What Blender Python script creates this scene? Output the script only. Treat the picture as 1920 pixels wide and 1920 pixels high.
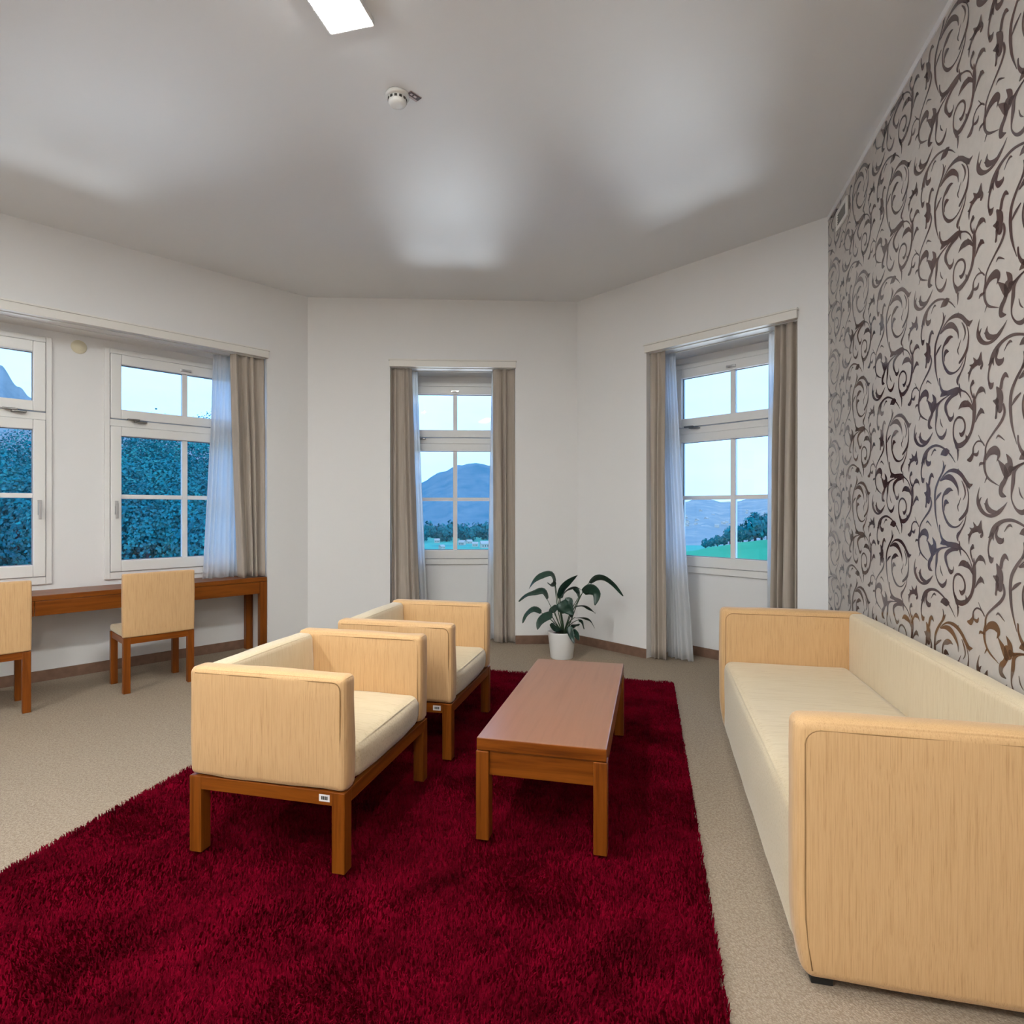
import bpy, bmesh, math, random
import numpy as np
from mathutils import Vector, Matrix, noise

random.seed(7)
for o in list(bpy.data.objects):
    bpy.data.objects.remove(o)
SC = bpy.context.scene
COL = SC.collection

# ---------------------------------------------------------------- camera
cam_d = bpy.data.cameras.new('camera')
cam_d.sensor_width = 36.0
cam_d.lens = 36.0 * 1115.0 / 1920.0
cam_d.shift_y = -5.0 / 1920.0
cam_d.clip_start = 0.05
cam_d.clip_end = 3000
cam = bpy.data.objects.new('camera', cam_d)
COL.objects.link(cam)
cam.location = (0, 0, 1.40)
cam.rotation_euler = (math.pi / 2, 0, 0)
SC.camera = cam

# ---------------------------------------------------------------- sky (early evening, even thin cloud)
world = bpy.data.worlds.new('evening_sky')
SC.world = world
world.use_nodes = True
wt = world.node_tree
wt.nodes.clear()
w_out = wt.nodes.new('ShaderNodeOutputWorld')
w_bg = wt.nodes.new('ShaderNodeBackground')
w_tc = wt.nodes.new('ShaderNodeTexCoord')
w_map = wt.nodes.new('ShaderNodeMapping')
w_map.inputs['Scale'].default_value = (1.6, 1.6, 5.0)
w_ns = wt.nodes.new('ShaderNodeTexNoise')
w_ns.inputs['Scale'].default_value = 1.7
w_ns.inputs['Detail'].default_value = 5
w_rp = wt.nodes.new('ShaderNodeValToRGB')
w_rp.color_ramp.elements[0].position = 0.36
w_rp.color_ramp.elements[0].color = (0.255, 0.50, 0.97, 1)
w_rp.color_ramp.elements[1].position = 0.66
w_rp.color_ramp.elements[1].color = (0.310, 0.56, 1.00, 1)
wt.links.new(w_tc.outputs['Generated'], w_map.inputs['Vector'])
wt.links.new(w_map.outputs['Vector'], w_ns.inputs['Vector'])
wt.links.new(w_ns.outputs['Fac'], w_rp.inputs['Fac'])
wt.links.new(w_rp.outputs['Color'], w_bg.inputs['Color'])
w_bg.inputs['Strength'].default_value = 3.40
wt.links.new(w_bg.outputs['Background'], w_out.inputs['Surface'])

LAMP = 176.0          # radiance of the ceiling lamp diffusers

SC.view_settings.view_transform = 'Standard'
SC.view_settings.look = 'None'
SC.view_settings.gamma = 1.0
SC.view_settings.use_curve_mapping = False
SC.view_settings.exposure = 0.0

# ---------------------------------------------------------------- materials
def new_mat(name):
    m = bpy.data.materials.new(name)
    m.use_nodes = True
    nt = m.node_tree
    b = nt.nodes['Principled BSDF']
    return m, nt, b

def plain(name, col, rough=0.5, spec=0.5, metal=0.0, bump=0.0, bscale=200.0, var=0.0, vscale=3.0):
    m, nt, b = new_mat(name)
    b.inputs['Base Color'].default_value = (*col, 1)
    b.inputs['Roughness'].default_value = rough
    b.inputs['Specular IOR Level'].default_value = spec
    b.inputs['Metallic'].default_value = metal
    tc = nt.nodes.new('ShaderNodeTexCoord')
    if var > 0:
        n = nt.nodes.new('ShaderNodeTexNoise')
        n.inputs['Scale'].default_value = vscale
        n.inputs['Detail'].default_value = 4
        r = nt.nodes.new('ShaderNodeValToRGB')
        r.color_ramp.elements[0].position = 0.3
        r.color_ramp.elements[1].position = 0.7
        r.color_ramp.elements[0].color = (*[c * (1 - var) for c in col], 1)
        r.color_ramp.elements[1].color = (*[min(1, c * (1 + var)) for c in col], 1)
        nt.links.new(tc.outputs['Object'], n.inputs['Vector'])
        nt.links.new(n.outputs['Fac'], r.inputs['Fac'])
        nt.links.new(r.outputs['Color'], b.inputs['Base Color'])
    if bump > 0:
        n = nt.nodes.new('ShaderNodeTexNoise')
        n.inputs['Scale'].default_value = bscale
        n.inputs['Detail'].default_value = 2
        bp = nt.nodes.new('ShaderNodeBump')
        bp.inputs['Strength'].default_value = bump
        bp.inputs['Distance'].default_value = 0.002
        nt.links.new(tc.outputs['Object'], n.inputs['Vector'])
        nt.links.new(n.outputs['Fac'], bp.inputs['Height'])
        nt.links.new(bp.outputs['Normal'], b.inputs['Normal'])
    return m

def streaky(name, stops, scale, rough, spec, bump, bdist=0.001, extra=None, sheen=0.0):
    """noise stretched along one axis: wood grain, slubbed silk"""
    m, nt, b = new_mat(name)
    tc = nt.nodes.new('ShaderNodeTexCoord')
    mp = nt.nodes.new('ShaderNodeMapping')
    mp.inputs['Scale'].default_value = scale
    n = nt.nodes.new('ShaderNodeTexNoise')
    n.inputs['Scale'].default_value = 1.0
    n.inputs['Detail'].default_value = 6
    n.inputs['Roughness'].default_value = 0.62
    n.inputs['Distortion'].default_value = 0.35
    r = nt.nodes.new('ShaderNodeValToRGB')
    els = r.color_ramp.elements
    els[0].position, els[0].color = stops[0][0], (*stops[0][1], 1)
    els[1].position, els[1].color = stops[-1][0], (*stops[-1][1], 1)
    for p, c in stops[1:-1]:
        e = els.new(p)
        e.color = (*c, 1)
    nt.links.new(tc.outputs['Object'], mp.inputs['Vector'])
    nt.links.new(mp.outputs['Vector'], n.inputs['Vector'])
    nt.links.new(n.outputs['Fac'], r.inputs['Fac'])
    nt.links.new(r.outputs['Color'], b.inputs['Base Color'])
    bp = nt.nodes.new('ShaderNodeBump')
    bp.inputs['Strength'].default_value = bump
    bp.inputs['Distance'].default_value = bdist
    nt.links.new(n.outputs['Fac'], bp.inputs['Height'])
    nt.links.new(bp.outputs['Normal'], b.inputs['Normal'])
    b.inputs['Roughness'].default_value = rough
    b.inputs['Specular IOR Level'].default_value = spec
    if sheen:
        b.inputs['Sheen Weight'].default_value = sheen
        b.inputs['Sheen Roughness'].default_value = 0.4
    return m

M = {}
M['wall'] = plain('painted_plaster_wall', (0.80, 0.79, 0.78), 0.5, 0.35, bump=0.06, bscale=90)
M['ceiling'] = plain('ceiling_paint', (0.82, 0.83, 0.84), 0.55, 0.4, bump=0.02, bscale=60)
M['trim'] = plain('cream_gloss_trim', (0.80, 0.775, 0.725), 0.4, 0.4)
M['frame'] = plain('white_window_lacquer', (0.80, 0.79, 0.765), 0.33, 0.5)
M['gasket'] = plain('grey_seal', (0.25, 0.25, 0.25), 0.6)
M['metal'] = plain('brushed_steel', (0.62, 0.62, 0.62), 0.3, 0.5, 1.0)
M['dark_metal'] = plain('dark_hinge_metal', (0.22, 0.21, 0.20), 0.35, 0.5, 1.0)
M['baseboard'] = plain('brown_baseboard', (0.185, 0.105, 0.07), 0.5, 0.35, var=0.15, vscale=20)
M['plastic'] = plain('white_plastic', (0.80, 0.80, 0.77), 0.35)
M['cream_plastic'] = plain('cream_plastic', (0.74, 0.68, 0.50), 0.4)
M['dark_slot'] = plain('dark_slot', (0.07, 0.065, 0.055), 0.7)
M['pot'] = plain('white_glazed_pot', (0.84, 0.83, 0.81), 0.28, 0.5)
M['soil'] = plain('potting_soil', (0.035, 0.025, 0.018), 0.95, 0.2, bump=0.6, bscale=120, var=0.4, vscale=60)
M['stem'] = plain('green_stem', (0.035, 0.075, 0.03), 0.5)
M['leaf'] = streaky('peace_lily_leaf', [(0.3, (0.008, 0.028, 0.020)), (0.7, (0.022, 0.062, 0.040))], (18, 18, 18), 0.32, 0.5, 0.1)
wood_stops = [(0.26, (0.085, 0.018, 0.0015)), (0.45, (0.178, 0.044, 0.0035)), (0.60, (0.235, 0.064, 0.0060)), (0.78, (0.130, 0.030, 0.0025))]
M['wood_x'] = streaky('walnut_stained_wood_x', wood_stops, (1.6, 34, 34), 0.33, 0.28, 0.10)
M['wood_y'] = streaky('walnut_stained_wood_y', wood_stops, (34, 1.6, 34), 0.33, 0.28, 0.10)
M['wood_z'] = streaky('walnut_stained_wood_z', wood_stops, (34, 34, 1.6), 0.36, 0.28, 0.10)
top_reflection_stops = [(0.26, (0.215, 0.080, 0.036)), (0.5, (0.280, 0.115, 0.058)), (0.75, (0.240, 0.094, 0.044))]  # paler and pinker than wood_stops: the room's reflection is put into the colour
M['wood_top'] = streaky('lacquered_top_painted_reflection', top_reflection_stops, (22, 0.9, 22), 0.30, 1.0, 0.03)
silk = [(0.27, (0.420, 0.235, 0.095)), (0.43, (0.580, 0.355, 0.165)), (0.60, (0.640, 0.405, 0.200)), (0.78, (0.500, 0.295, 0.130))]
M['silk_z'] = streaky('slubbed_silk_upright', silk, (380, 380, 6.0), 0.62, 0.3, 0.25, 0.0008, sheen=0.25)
silk_lit = [(0.27, (0.490, 0.360, 0.210)), (0.43, (0.635, 0.505, 0.318)), (0.60, (0.675, 0.552, 0.370)), (0.78, (0.560, 0.430, 0.258))]  # same cloth, paler: stronger light on seats and backs is painted in
M['silk_x_lit'] = streaky('slubbed_silk_across_lit', silk_lit, (4.0, 110, 110), 0.55, 0.35, 0.55, 0.0025, sheen=0.35)
M['silk_back_lit'] = streaky('slubbed_silk_back_lit', silk_lit, (320, 320, 6.0), 0.55, 0.35, 0.25, 0.0012, sheen=0.35)
M['seam'] = plain('tan_piping_thread', (0.30, 0.175, 0.075), 0.8, 0.2)
M['drape'] = streaky('taupe_drape_cloth', [(0.3, (0.390, 0.335, 0.280)), (0.7, (0.470, 0.410, 0.350))], (60, 60, 2.0), 0.85, 0.2, 0.15, sheen=0.2)
M['sticker'] = plain('white_paper_label', (0.78, 0.75, 0.74), 0.6)
M['ink'] = plain('black_ink', (0.02, 0.02, 0.02), 0.6)
M['maroon'] = plain('dark_maroon_tag', (0.055, 0.022, 0.020), 0.5)
M['pink'] = plain('pale_pink_tag', (0.52, 0.42, 0.42), 0.5)
M['black'] = plain('black_glide', (0.012, 0.012, 0.012), 0.6)

# carpet: tight loops
m, nt, b = new_mat('beige_loop_carpet')
tc = nt.nodes.new('ShaderNodeTexCoord')
vo = nt.nodes.new('ShaderNodeTexVoronoi')
vo.inputs['Scale'].default_value = 170
ns = nt.nodes.new('ShaderNodeTexNoise')
ns.inputs['Scale'].default_value = 90
ns.inputs['Detail'].default_value = 2
mx = nt.nodes.new('ShaderNodeMath')
mx.operation = 'MULTIPLY_ADD'
mx.inputs[1].default_value = 0.55
rp = nt.nodes.new('ShaderNodeValToRGB')
rp.color_ramp.elements[0].position = 0.35
rp.color_ramp.elements[0].color = (0.405, 0.328, 0.250, 1)
rp.color_ramp.elements[1].position = 1.05
rp.color_ramp.elements[1].color = (0.258, 0.200, 0.145, 1)
bp = nt.nodes.new('ShaderNodeBump')
bp.invert = True
bp.inputs['Strength'].default_value = 0.7
bp.inputs['Distance'].default_value = 0.003
nt.links.new(tc.outputs['Object'], vo.inputs['Vector'])
nt.links.new(tc.outputs['Object'], ns.inputs['Vector'])
nt.links.new(vo.outputs['Distance'], mx.inputs[0])
nt.links.new(ns.outputs['Fac'], mx.inputs[2])
nt.links.new(mx.outputs[0], rp.inputs['Fac'])
nt.links.new(rp.outputs['Color'], b.inputs['Base Color'])
nt.links.new(vo.outputs['Distance'], bp.inputs['Height'])
nt.links.new(bp.outputs['Normal'], b.inputs['Normal'])
b.inputs['Roughness'].default_value = 0.95
b.inputs['Specular IOR Level'].default_value = 0.1
M['carpet'] = m

# shag rug
m, nt, b = new_mat('crimson_shag')
tc = nt.nodes.new('ShaderNodeTexCoord')
ns = nt.nodes.new('ShaderNodeTexNoise')
ns.inputs['Scale'].default_value = 4.5
ns.inputs['Detail'].default_value = 10
ns.inputs['Roughness'].default_value = 0.78
rp = nt.nodes.new('ShaderNodeValToRGB')
rp.color_ramp.elements[0].position = 0.32
rp.color_ramp.elements[0].color = (0.042, 0.0001, 0.0024, 1)
rp.color_ramp.elements[1].position = 0.70
rp.color_ramp.elements[1].color = (0.232, 0.0012, 0.0160, 1)
nt.links.new(tc.outputs['Object'], ns.inputs['Vector'])
nt.links.new(ns.outputs['Fac'], rp.inputs['Fac'])
nt.links.new(rp.outputs['Color'], b.inputs['Base Color'])
b.inputs['Roughness'].default_value = 0.9
b.inputs['Specular IOR Level'].default_value = 0.03
M['shag'] = m

# wallpaper: silvery ground and metallic brown print
M['paper'] = plain('silver_beige_wallpaper', (0.520, 0.475, 0.430), 0.50, 0.5, metal=0.1, bump=0.12, bscale=350, var=0.04, vscale=30)
M['print'] = plain('brown_foil_print', (0.052, 0.016, 0.013), 0.11, 0.5, metal=0.0, bump=0.03, bscale=300)
M['print'].node_tree.nodes['Principled BSDF'].inputs['IOR'].default_value = 2.05

# window glass: clear with a Fresnel reflection
m = bpy.data.materials.new('window_glass')
m.use_nodes = True
nt = m.node_tree
nt.nodes.clear()
o_ = nt.nodes.new('ShaderNodeOutputMaterial')
tr = nt.nodes.new('ShaderNodeBsdfTransparent')
tr.inputs['Color'].default_value = (0.93, 0.965, 0.98, 1)
gl = nt.nodes.new('ShaderNodeBsdfGlossy')
gl.inputs['Roughness'].default_value = 0.02
fr = nt.nodes.new('ShaderNodeFresnel')
fr.inputs['IOR'].default_value = 1.35
ms = nt.nodes.new('ShaderNodeMixShader')
nt.links.new(fr.outputs['Fac'], ms.inputs['Fac'])
nt.links.new(tr.outputs[0], ms.inputs[1])
nt.links.new(gl.outputs[0], ms.inputs[2])
nt.links.new(ms.outputs[0], o_.inputs['Surface'])
M['glass'] = m

# sheer voile
m = bpy.data.materials.new('white_voile')
m.use_nodes = True
nt = m.node_tree
nt.nodes.clear()
o_ = nt.nodes.new('ShaderNodeOutputMaterial')
tr = nt.nodes.new('ShaderNodeBsdfTransparent')
tl = nt.nodes.new('ShaderNodeBsdfTranslucent')
tl.inputs['Color'].default_value = (0.95, 0.96, 0.97, 1)
df = nt.nodes.new('ShaderNodeBsdfDiffuse')
df.inputs['Color'].default_value = (0.86, 0.87, 0.88, 1)
m1 = nt.nodes.new('ShaderNodeMixShader')
m1.inputs['Fac'].default_value = 0.30
m2 = nt.nodes.new('ShaderNodeMixShader')
m2.inputs['Fac'].default_value = 0.74
nt.links.new(tl.outputs[0], m1.inputs[1])
nt.links.new(df.outputs[0], m1.inputs[2])
nt.links.new(tr.outputs[0], m2.inputs[1])
nt.links.new(m1.outputs[0], m2.inputs[2])
nt.links.new(m2.outputs[0], o_.inputs['Surface'])
M['voile'] = m

# lit lamp diffuser
m = bpy.data.materials.new('lit_opal_diffuser')
m.use_nodes = True
nt = m.node_tree
nt.nodes.clear()
o_ = nt.nodes.new('ShaderNodeOutputMaterial')
em = nt.nodes.new('ShaderNodeEmission')
em.inputs['Color'].default_value = (0.975, 1.0, 0.985, 1)
em.inputs['Strength'].default_value = LAMP
nt.links.new(em.outputs[0], o_.inputs['Surface'])
M['diffuser'] = m

# ---------------------------------------------------------------- helpers
def link(name, me, mat, parent=None, smooth=False):
    o = bpy.data.objects.new(name, me)
    COL.objects.link(o)
    if mat is not None:
        me.materials.append(M[mat] if isinstance(mat, str) else mat)
    if parent is not None:
        o.parent = parent
    if smooth:
        me.polygons.foreach_set('use_smooth', [True] * len(me.polygons))
    return o

def empty(name, label, cat, mw, group=None):
    o = bpy.data.objects.new(name, None)
    o.empty_display_size = 0.1
    COL.objects.link(o)
    o.matrix_world = mw
    tag(o, label, cat, group)
    return o

def tag(o, label=None, cat=None, group=None, kind=None):
    if label:
        o['label'] = label
    if cat:
        o['category'] = cat
    if group:
        o['group'] = group
    if kind:
        o['kind'] = kind
    return o

def mesh(name, verts, faces):
    me = bpy.data.meshes.new(name)
    me.from_pydata([tuple(v) for v in verts], [], faces)
    me.update()
    return me

class MB:
    """collects boxes and tubes into one mesh"""
    def __init__(self):
        self.v, self.f = [], []
    def box(self, x0, x1, y0, y1, z0, z1):
        n = len(self.v)
        self.v += [(x0, y0, z0), (x1, y0, z0), (x1, y1, z0), (x0, y1, z0), (x0, y0, z1), (x1, y0, z1), (x1, y1, z1), (x0, y1, z1)]
        self.f += [tuple(n + i for i in q) for q in ((0, 3, 2, 1), (4, 5, 6, 7), (0, 1, 5, 4), (1, 2, 6, 5), (2, 3, 7, 6), (3, 0, 4, 7))]
        return self
    def tube(self, pts, rad, n=6, cap=True):
        pts = [Vector(p) for p in pts]
        if not isinstance(rad, (list, tuple)):
            rad = [rad] * len(pts)
        b0 = len(self.v)
        prev = None
        for i, p in enumerate(pts):
            t = (pts[min(i + 1, len(pts) - 1)] - pts[max(i - 1, 0)]).normalized()
            ref = prev if prev is not None else (Vector((0, 0, 1)) if abs(t.z) < 0.9 else Vector((1, 0, 0)))
            a = (ref - t * ref.dot(t)).normalized()
            prev = a
            c = t.cross(a)
            for k in range(n):
                g = 2 * math.pi * k / n
                self.v.append(tuple(p + (a * math.cos(g) + c * math.sin(g)) * rad[i]))
        for i in range(len(pts) - 1):
            for k in range(n):
                k2 = (k + 1) % n
                self.f.append((b0 + i * n + k, b0 + i * n + k2, b0 + (i + 1) * n + k2, b0 + (i + 1) * n + k))
        if cap:
            self.f.append(tuple(b0 + k for k in reversed(range(n))))
            e = b0 + (len(pts) - 1) * n
            self.f.append(tuple(e + k for k in range(n)))
        return self
    def lathe(self, prof, n=32, c=(0, 0, 0)):
        b0 = len(self.v)
        for r, z in prof:
            for k in range(n):
                g = 2 * math.pi * k / n
                self.v.append((c[0] + r * math.cos(g), c[1] + r * math.sin(g), c[2] + z))
        for i in range(len(prof) - 1):
            for k in range(n):
                k2 = (k + 1) % n
                self.f.append((b0 + i * n + k, b0 + i * n + k2, b0 + (i + 1) * n + k2, b0 + (i + 1) * n + k))
        return self
    def build(self, name, mat, parent=None, bevel=0.0, smooth=False, seg=2):
        me = mesh(name, self.v, self.f)
        if bevel > 0:
            bm = bmesh.new()
            bm.from_mesh(me)
            bmesh.ops.bevel(bm, geom=bm.edges[:], offset=bevel, segments=seg, affect='EDGES', profile=0.5)
            bm.to_mesh(me)
            bm.free()
        return link(name, me, mat, parent, smooth)

def box(name, mat, parent, x0, x1, y0, y1, z0, z1, bevel=0.002):
    return MB().box(x0, x1, y0, y1, z0, z1).build(name, mat, parent, bevel)

def soft_box(name, mat, parent, x0, x1, y0, y1, z0, z1, r=0.03, puff=0.0, wob=0.0, seed=0, step=0.07, tweak=None):
    """upholstered block: rounded edges, slight puff and unevenness"""
    lo, hi = Vector((x0, y0, z0)), Vector((x1, y1, z1))
    def axis(a, b):
        L = b - a
        rr = min(r, L * 0.49)
        ed = [0, rr * 0.12, rr * 0.35, rr * 0.65, rr]
        inn = max(2, int((L - 2 * rr) / step))
        mid = [rr + (L - 2 * rr) * i / inn for i in range(1, inn)]
        return [a + q for q in ed] + [a + q for q in mid] + [b - q for q in reversed(ed)]
    ax = [axis(lo[i], hi[i]) for i in range(3)]
    idx, V, F = {}, [], []
    def vid(i, j, k):
        key = (i, j, k)
        if key not in idx:
            p = Vector((ax[0][i], ax[1][j], ax[2][k]))
            q = Vector([min(max(p[c], lo[c] + min(r, (hi[c] - lo[c]) * .49)), hi[c] - min(r, (hi[c] - lo[c]) * .49)) for c in range(3)])
            d = p - q
            if d.length > 1e-9:
                nrm = d.normalized()
                p = q + nrm * r
                cc = [(p[c] - lo[c]) / (hi[c] - lo[c]) for c in range(3)]
                fal = 1.0
                for c in range(3):
                    if abs(nrm[c]) < 0.7:
                        fal *= max(0.0, 4 * cc[c] * (1 - cc[c]))
                off = puff * fal
                if wob:
                    off += wob * noise.noise(p * 6.0 + Vector((seed * 7.3, seed * 3.1, seed)))
                p = p + nrm * off
            if tweak:
                p = tweak(p)
            idx[key] = len(V)
            V.append(p)
        return idx[key]
    n = [len(a) for a in ax]
    for i in range(n[0] - 1):
        for j in range(n[1] - 1):
            F.append((vid(i, j, 0), vid(i, j + 1, 0), vid(i + 1, j + 1, 0), vid(i + 1, j, 0)))
            F.append((vid(i, j, n[2] - 1), vid(i + 1, j, n[2] - 1), vid(i + 1, j + 1, n[2] - 1), vid(i, j + 1, n[2] - 1)))
    for i in range(n[0] - 1):
        for k in range(n[2] - 1):
            F.append((vid(i, 0, k), vid(i + 1, 0, k), vid(i + 1, 0, k + 1), vid(i, 0, k + 1)))
            F.append((vid(i, n[1] - 1, k), vid(i, n[1] - 1, k + 1), vid(i + 1, n[1] - 1, k + 1), vid(i + 1, n[1] - 1, k)))
    for j in range(n[1] - 1):
        for k in range(n[2] - 1):
            F.append((vid(0, j, k), vid(0, j, k + 1), vid(0, j + 1, k + 1), vid(0, j + 1, k)))
            F.append((vid(n[0] - 1, j, k), vid(n[0] - 1, j + 1, k), vid(n[0] - 1, j + 1, k + 1), vid(n[0] - 1, j, k + 1)))
    return link(name, mesh(name, V, F), mat, parent, True)

def copy_tree(o, parent=None):
    c = o.copy()
    COL.objects.link(c)
    c.parent = parent
    for ch in list(o.children):
        copy_tree(ch, c)
    return c

def frame_mat(p, d, z=0.0):
    """local x along d, local y outward (left of d), z up"""
    return Matrix(((d[0], -d[1], 0, p[0]), (d[1], d[0], 0, p[1]), (0, 0, 1, z), (0, 0, 0, 1)))

def catmull(P, sub=5):
    out = []
    n = len(P)
    for i in range(n - 1):
        a, b_, c, d = P[max(i - 1, 0)], P[i], P[i + 1], P[min(i + 2, n - 1)]
        for k in range(sub):
            t = k / sub
            out.append(tuple(0.5 * ((2 * b_[q]) + (-a[q] + c[q]) * t + (2 * a[q] - 5 * b_[q] + 4 * c[q] - d[q]) * t * t + (-a[q] + 3 * b_[q] - 3 * c[q] + d[q]) * t ** 3) for q in range(len(b_))))
    out.append(tuple(P[-1]))
    return out

# ---------------------------------------------------------------- room layout (metres, camera above the origin)
HC = 3.57
A0 = Vector((-3.751, 4.355)); AB = Vector((-2.088, 6.079)); BC = Vector((0.686, 6.220)); CD = Vector((2.344, 4.408))
AX = math.radians(13.467)
U = Vector((math.sin(AX), math.cos(AX)))          # down the room
VR = Vector((math.cos(AX), -math.sin(AX)))        # across the room
def st(s, t):
    return VR * s + U * t
dA = (AB - A0).normalized(); dB = (BC - AB).normalized(); dC = (CD - BC).normalized()
dD = Vector((-0.24687, -0.96905))
def outv(d):
    return Vector((-d.y, d.x))
WA0 = A0 + dA * -3.1                                # far left end of the left window wall
DL = 7.3                                            # length of the papered wall
DE = CD + dD * DL
LE = WA0 - U * 3.0                                  # left wall end
# rear wall joins LE and DE
corners = [WA0, AB, BC, CD, DE, LE]
cen = sum(corners, Vector((0, 0))) / 6

def slab(name, z0, z1, mat):
    pts = []
    for c in corners:
        d = (c - cen)
        pts.append(c + d.normalized() * 1.0)
    n = len(pts)
    V = [(p.x, p.y, z0) for p in pts] + [(p.x, p.y, z1) for p in pts]
    F = [tuple(range(n)), tuple(reversed(range(n, 2 * n)))]
    F = [tuple(reversed(F[0])), tuple(reversed(F[1]))]
    if True:
        F = [tuple(range(n)), tuple(range(2 * n - 1, n - 1, -1))]
    for i in range(n):
        j = (i + 1) % n
        F.append((i, i + n, j + n, j))
    me = mesh(name, V, F)
    bm = bmesh.new(); bm.from_mesh(me); bmesh.ops.recalc_face_normals(bm, faces=bm.faces[:]); bm.to_mesh(me); bm.free()
    return tag(link(name, me, mat), kind='structure')

floor = slab('floor', -0.25, 0.0, 'carpet')
tag(floor, 'beige looped wall to wall carpet')
ceil = slab('ceiling', HC, HC + 0.25, 'ceiling')
tag(ceil, 'plain grey white satin ceiling')

NZ = 2.87          # height of the window niches
WT = 0.15
def wall(name, label, p, d, length, niche=None, wins=(), mat='wall', ext=0.04):
    """niche = (s0, s1, depth); wins = window centres inside the niche"""
    mb = MB()
    if niche is None:
        mb.box(-ext, length + ext, 0, 0.2, 0, HC)
    else:
        a, b_, dep = niche
        T = dep + WT
        mb.box(-ext, a, 0, T, 0, HC)
        mb.box(b_, length + ext, 0, T, 0, HC)
        mb.box(a, b_, 0, T, NZ, HC)
        s = a
        for c in wins:
            h0, h1 = max(c - 0.60, a), min(c + 0.60, b_)
            if h0 > s + 1e-4:
                mb.box(s, h0, dep, T, 0, NZ)
            mb.box(h0, h1, dep, T, 0, 0.83)
            mb.box(h0, h1, dep, T, 2.78, NZ)
            s = h1
        if b_ > s + 1e-4:
            mb.box(s, b_, dep, T, 0, NZ)
    o = mb.build(name, mat)
    o.matrix_world = frame_mat(p, d)
    return tag(o, label, kind='structure')

NA, NB, NC = (-2.7, 1.977, 0.40), (0.835, 2.125, 0.45), (0.855, 2.235, 0.45)
WIN_A = (-1.922, -0.279, 1.364)
WIN_B, WIN_C = 1.482, 1.485
LA = 3.1 + (AB - A0).length
wall_left = wall('wall_left', 'white plaster wall with a long recessed window niche', WA0, dA, LA, (NA[0] + 3.1, NA[1] + 3.1, NA[2]), [w + 3.1 for w in WIN_A])
wall_back = wall('wall_back', 'white plaster wall with the narrow curtained window', AB, dB, (BC - AB).length, NB, [WIN_B])
wall_corner = wall('wall_back_right', 'white plaster wall with the curtained window beside the wallpaper', BC, dC, (CD - BC).length, NC, [WIN_C])
wall_right = wall('wall_right', 'silver beige wallpaper wall with brown scrolling leaf print', CD, dD, DL, mat='paper')
rear_d = (LE - DE).normalized()
wall_rear = wall('wall_rear', 'plain white wall behind the seating', DE, rear_d, (LE - DE).length)
wall_side = wall('wall_left_rear', 'plain white wall beyond the desk', LE, U, 3.0)

# plain white strip left between the wallpaper and the ceiling, and a narrow one in the corner
o = MB().box(0.0, DL, -0.006, 0.02, HC - 0.035, HC).build('trim_4', 'wall', None, 0.0)
o.matrix_world = frame_mat(CD, dD); tag(o, 'narrow white strip above the wallpaper', kind='structure')

# baseboards
def baseboard(name, p, d, runs):
    mb = MB()
    for s0, s1, n in runs:
        mb.box(s0, s1, n - 0.014, n, 0, 0.088)
    o = mb.build(name, 'baseboard', None, 0.002)
    o.matrix_world = frame_mat(p, d)
    return tag(o, 'brown wooden baseboard', kind='structure')
baseboard('baseboard_left', A0, dA, [(-3.1, NA[0], 0), (NA[0], NA[1], NA[2]), (NA[1], (AB - A0).length, 0)])
baseboard('baseboard_back', AB, dB, [(0, NB[0], 0), (NB[0], NB[1], NB[2]), (NB[1], (BC - AB).length, 0)])
baseboard('baseboard_back_right', BC, dC, [(0, NC[0], 0), (NC[0], NC[1], NC[2]), (NC[1], (CD - BC).length, 0)])
baseboard('baseboard_right', CD, dD, [(0, DL, 0)])
# curtain boards (pelmets) over the niches
def pelmet(name, p, d, s0, s1, label):
    mb = MB().box(s0, s1, -0.030, 0.0, NZ - 0.004, NZ + 0.060)
    mb.box(s0 - 0.008, s1 + 0.008, -0.040, 0.0, NZ + 0.060, NZ + 0.074)
    o = mb.build(name, 'trim', None, 0.002)
    o.matrix_world = frame_mat(p, d)
    return tag(o, label, kind='structure')
pelmet('trim_1', A0, dA, NA[0] - 0.01, NA[1] + 0.005, 'long cream curtain board over the left windows')
pelmet('trim_2', AB, dB, NB[0] - 0.005, NB[1] + 0.005, 'short cream curtain board over the middle window')
pelmet('trim_3', BC, dC, NC[0] - 0.005, NC[1] + 0.005, 'cream curtain board over the right window')

# ---------------------------------------------------------------- windows
def ring(x0, x1, z0, z1, w, y0, y1, wt=None, wb=None):
    wt = w if wt is None else wt
    wb = w if wb is None else wb
    mb = MB()
    mb.box(x0, x0 + w, y0, y1, z0, z1)
    mb.box(x1 - w, x1, y0, y1, z0, z1)
    mb.box(x0 + w, x1 - w, y0, y1, z0, z0 + wb)
    mb.box(x0 + w, x1 - w, y0, y1, z1 - wt, z1)
    return mb

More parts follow.
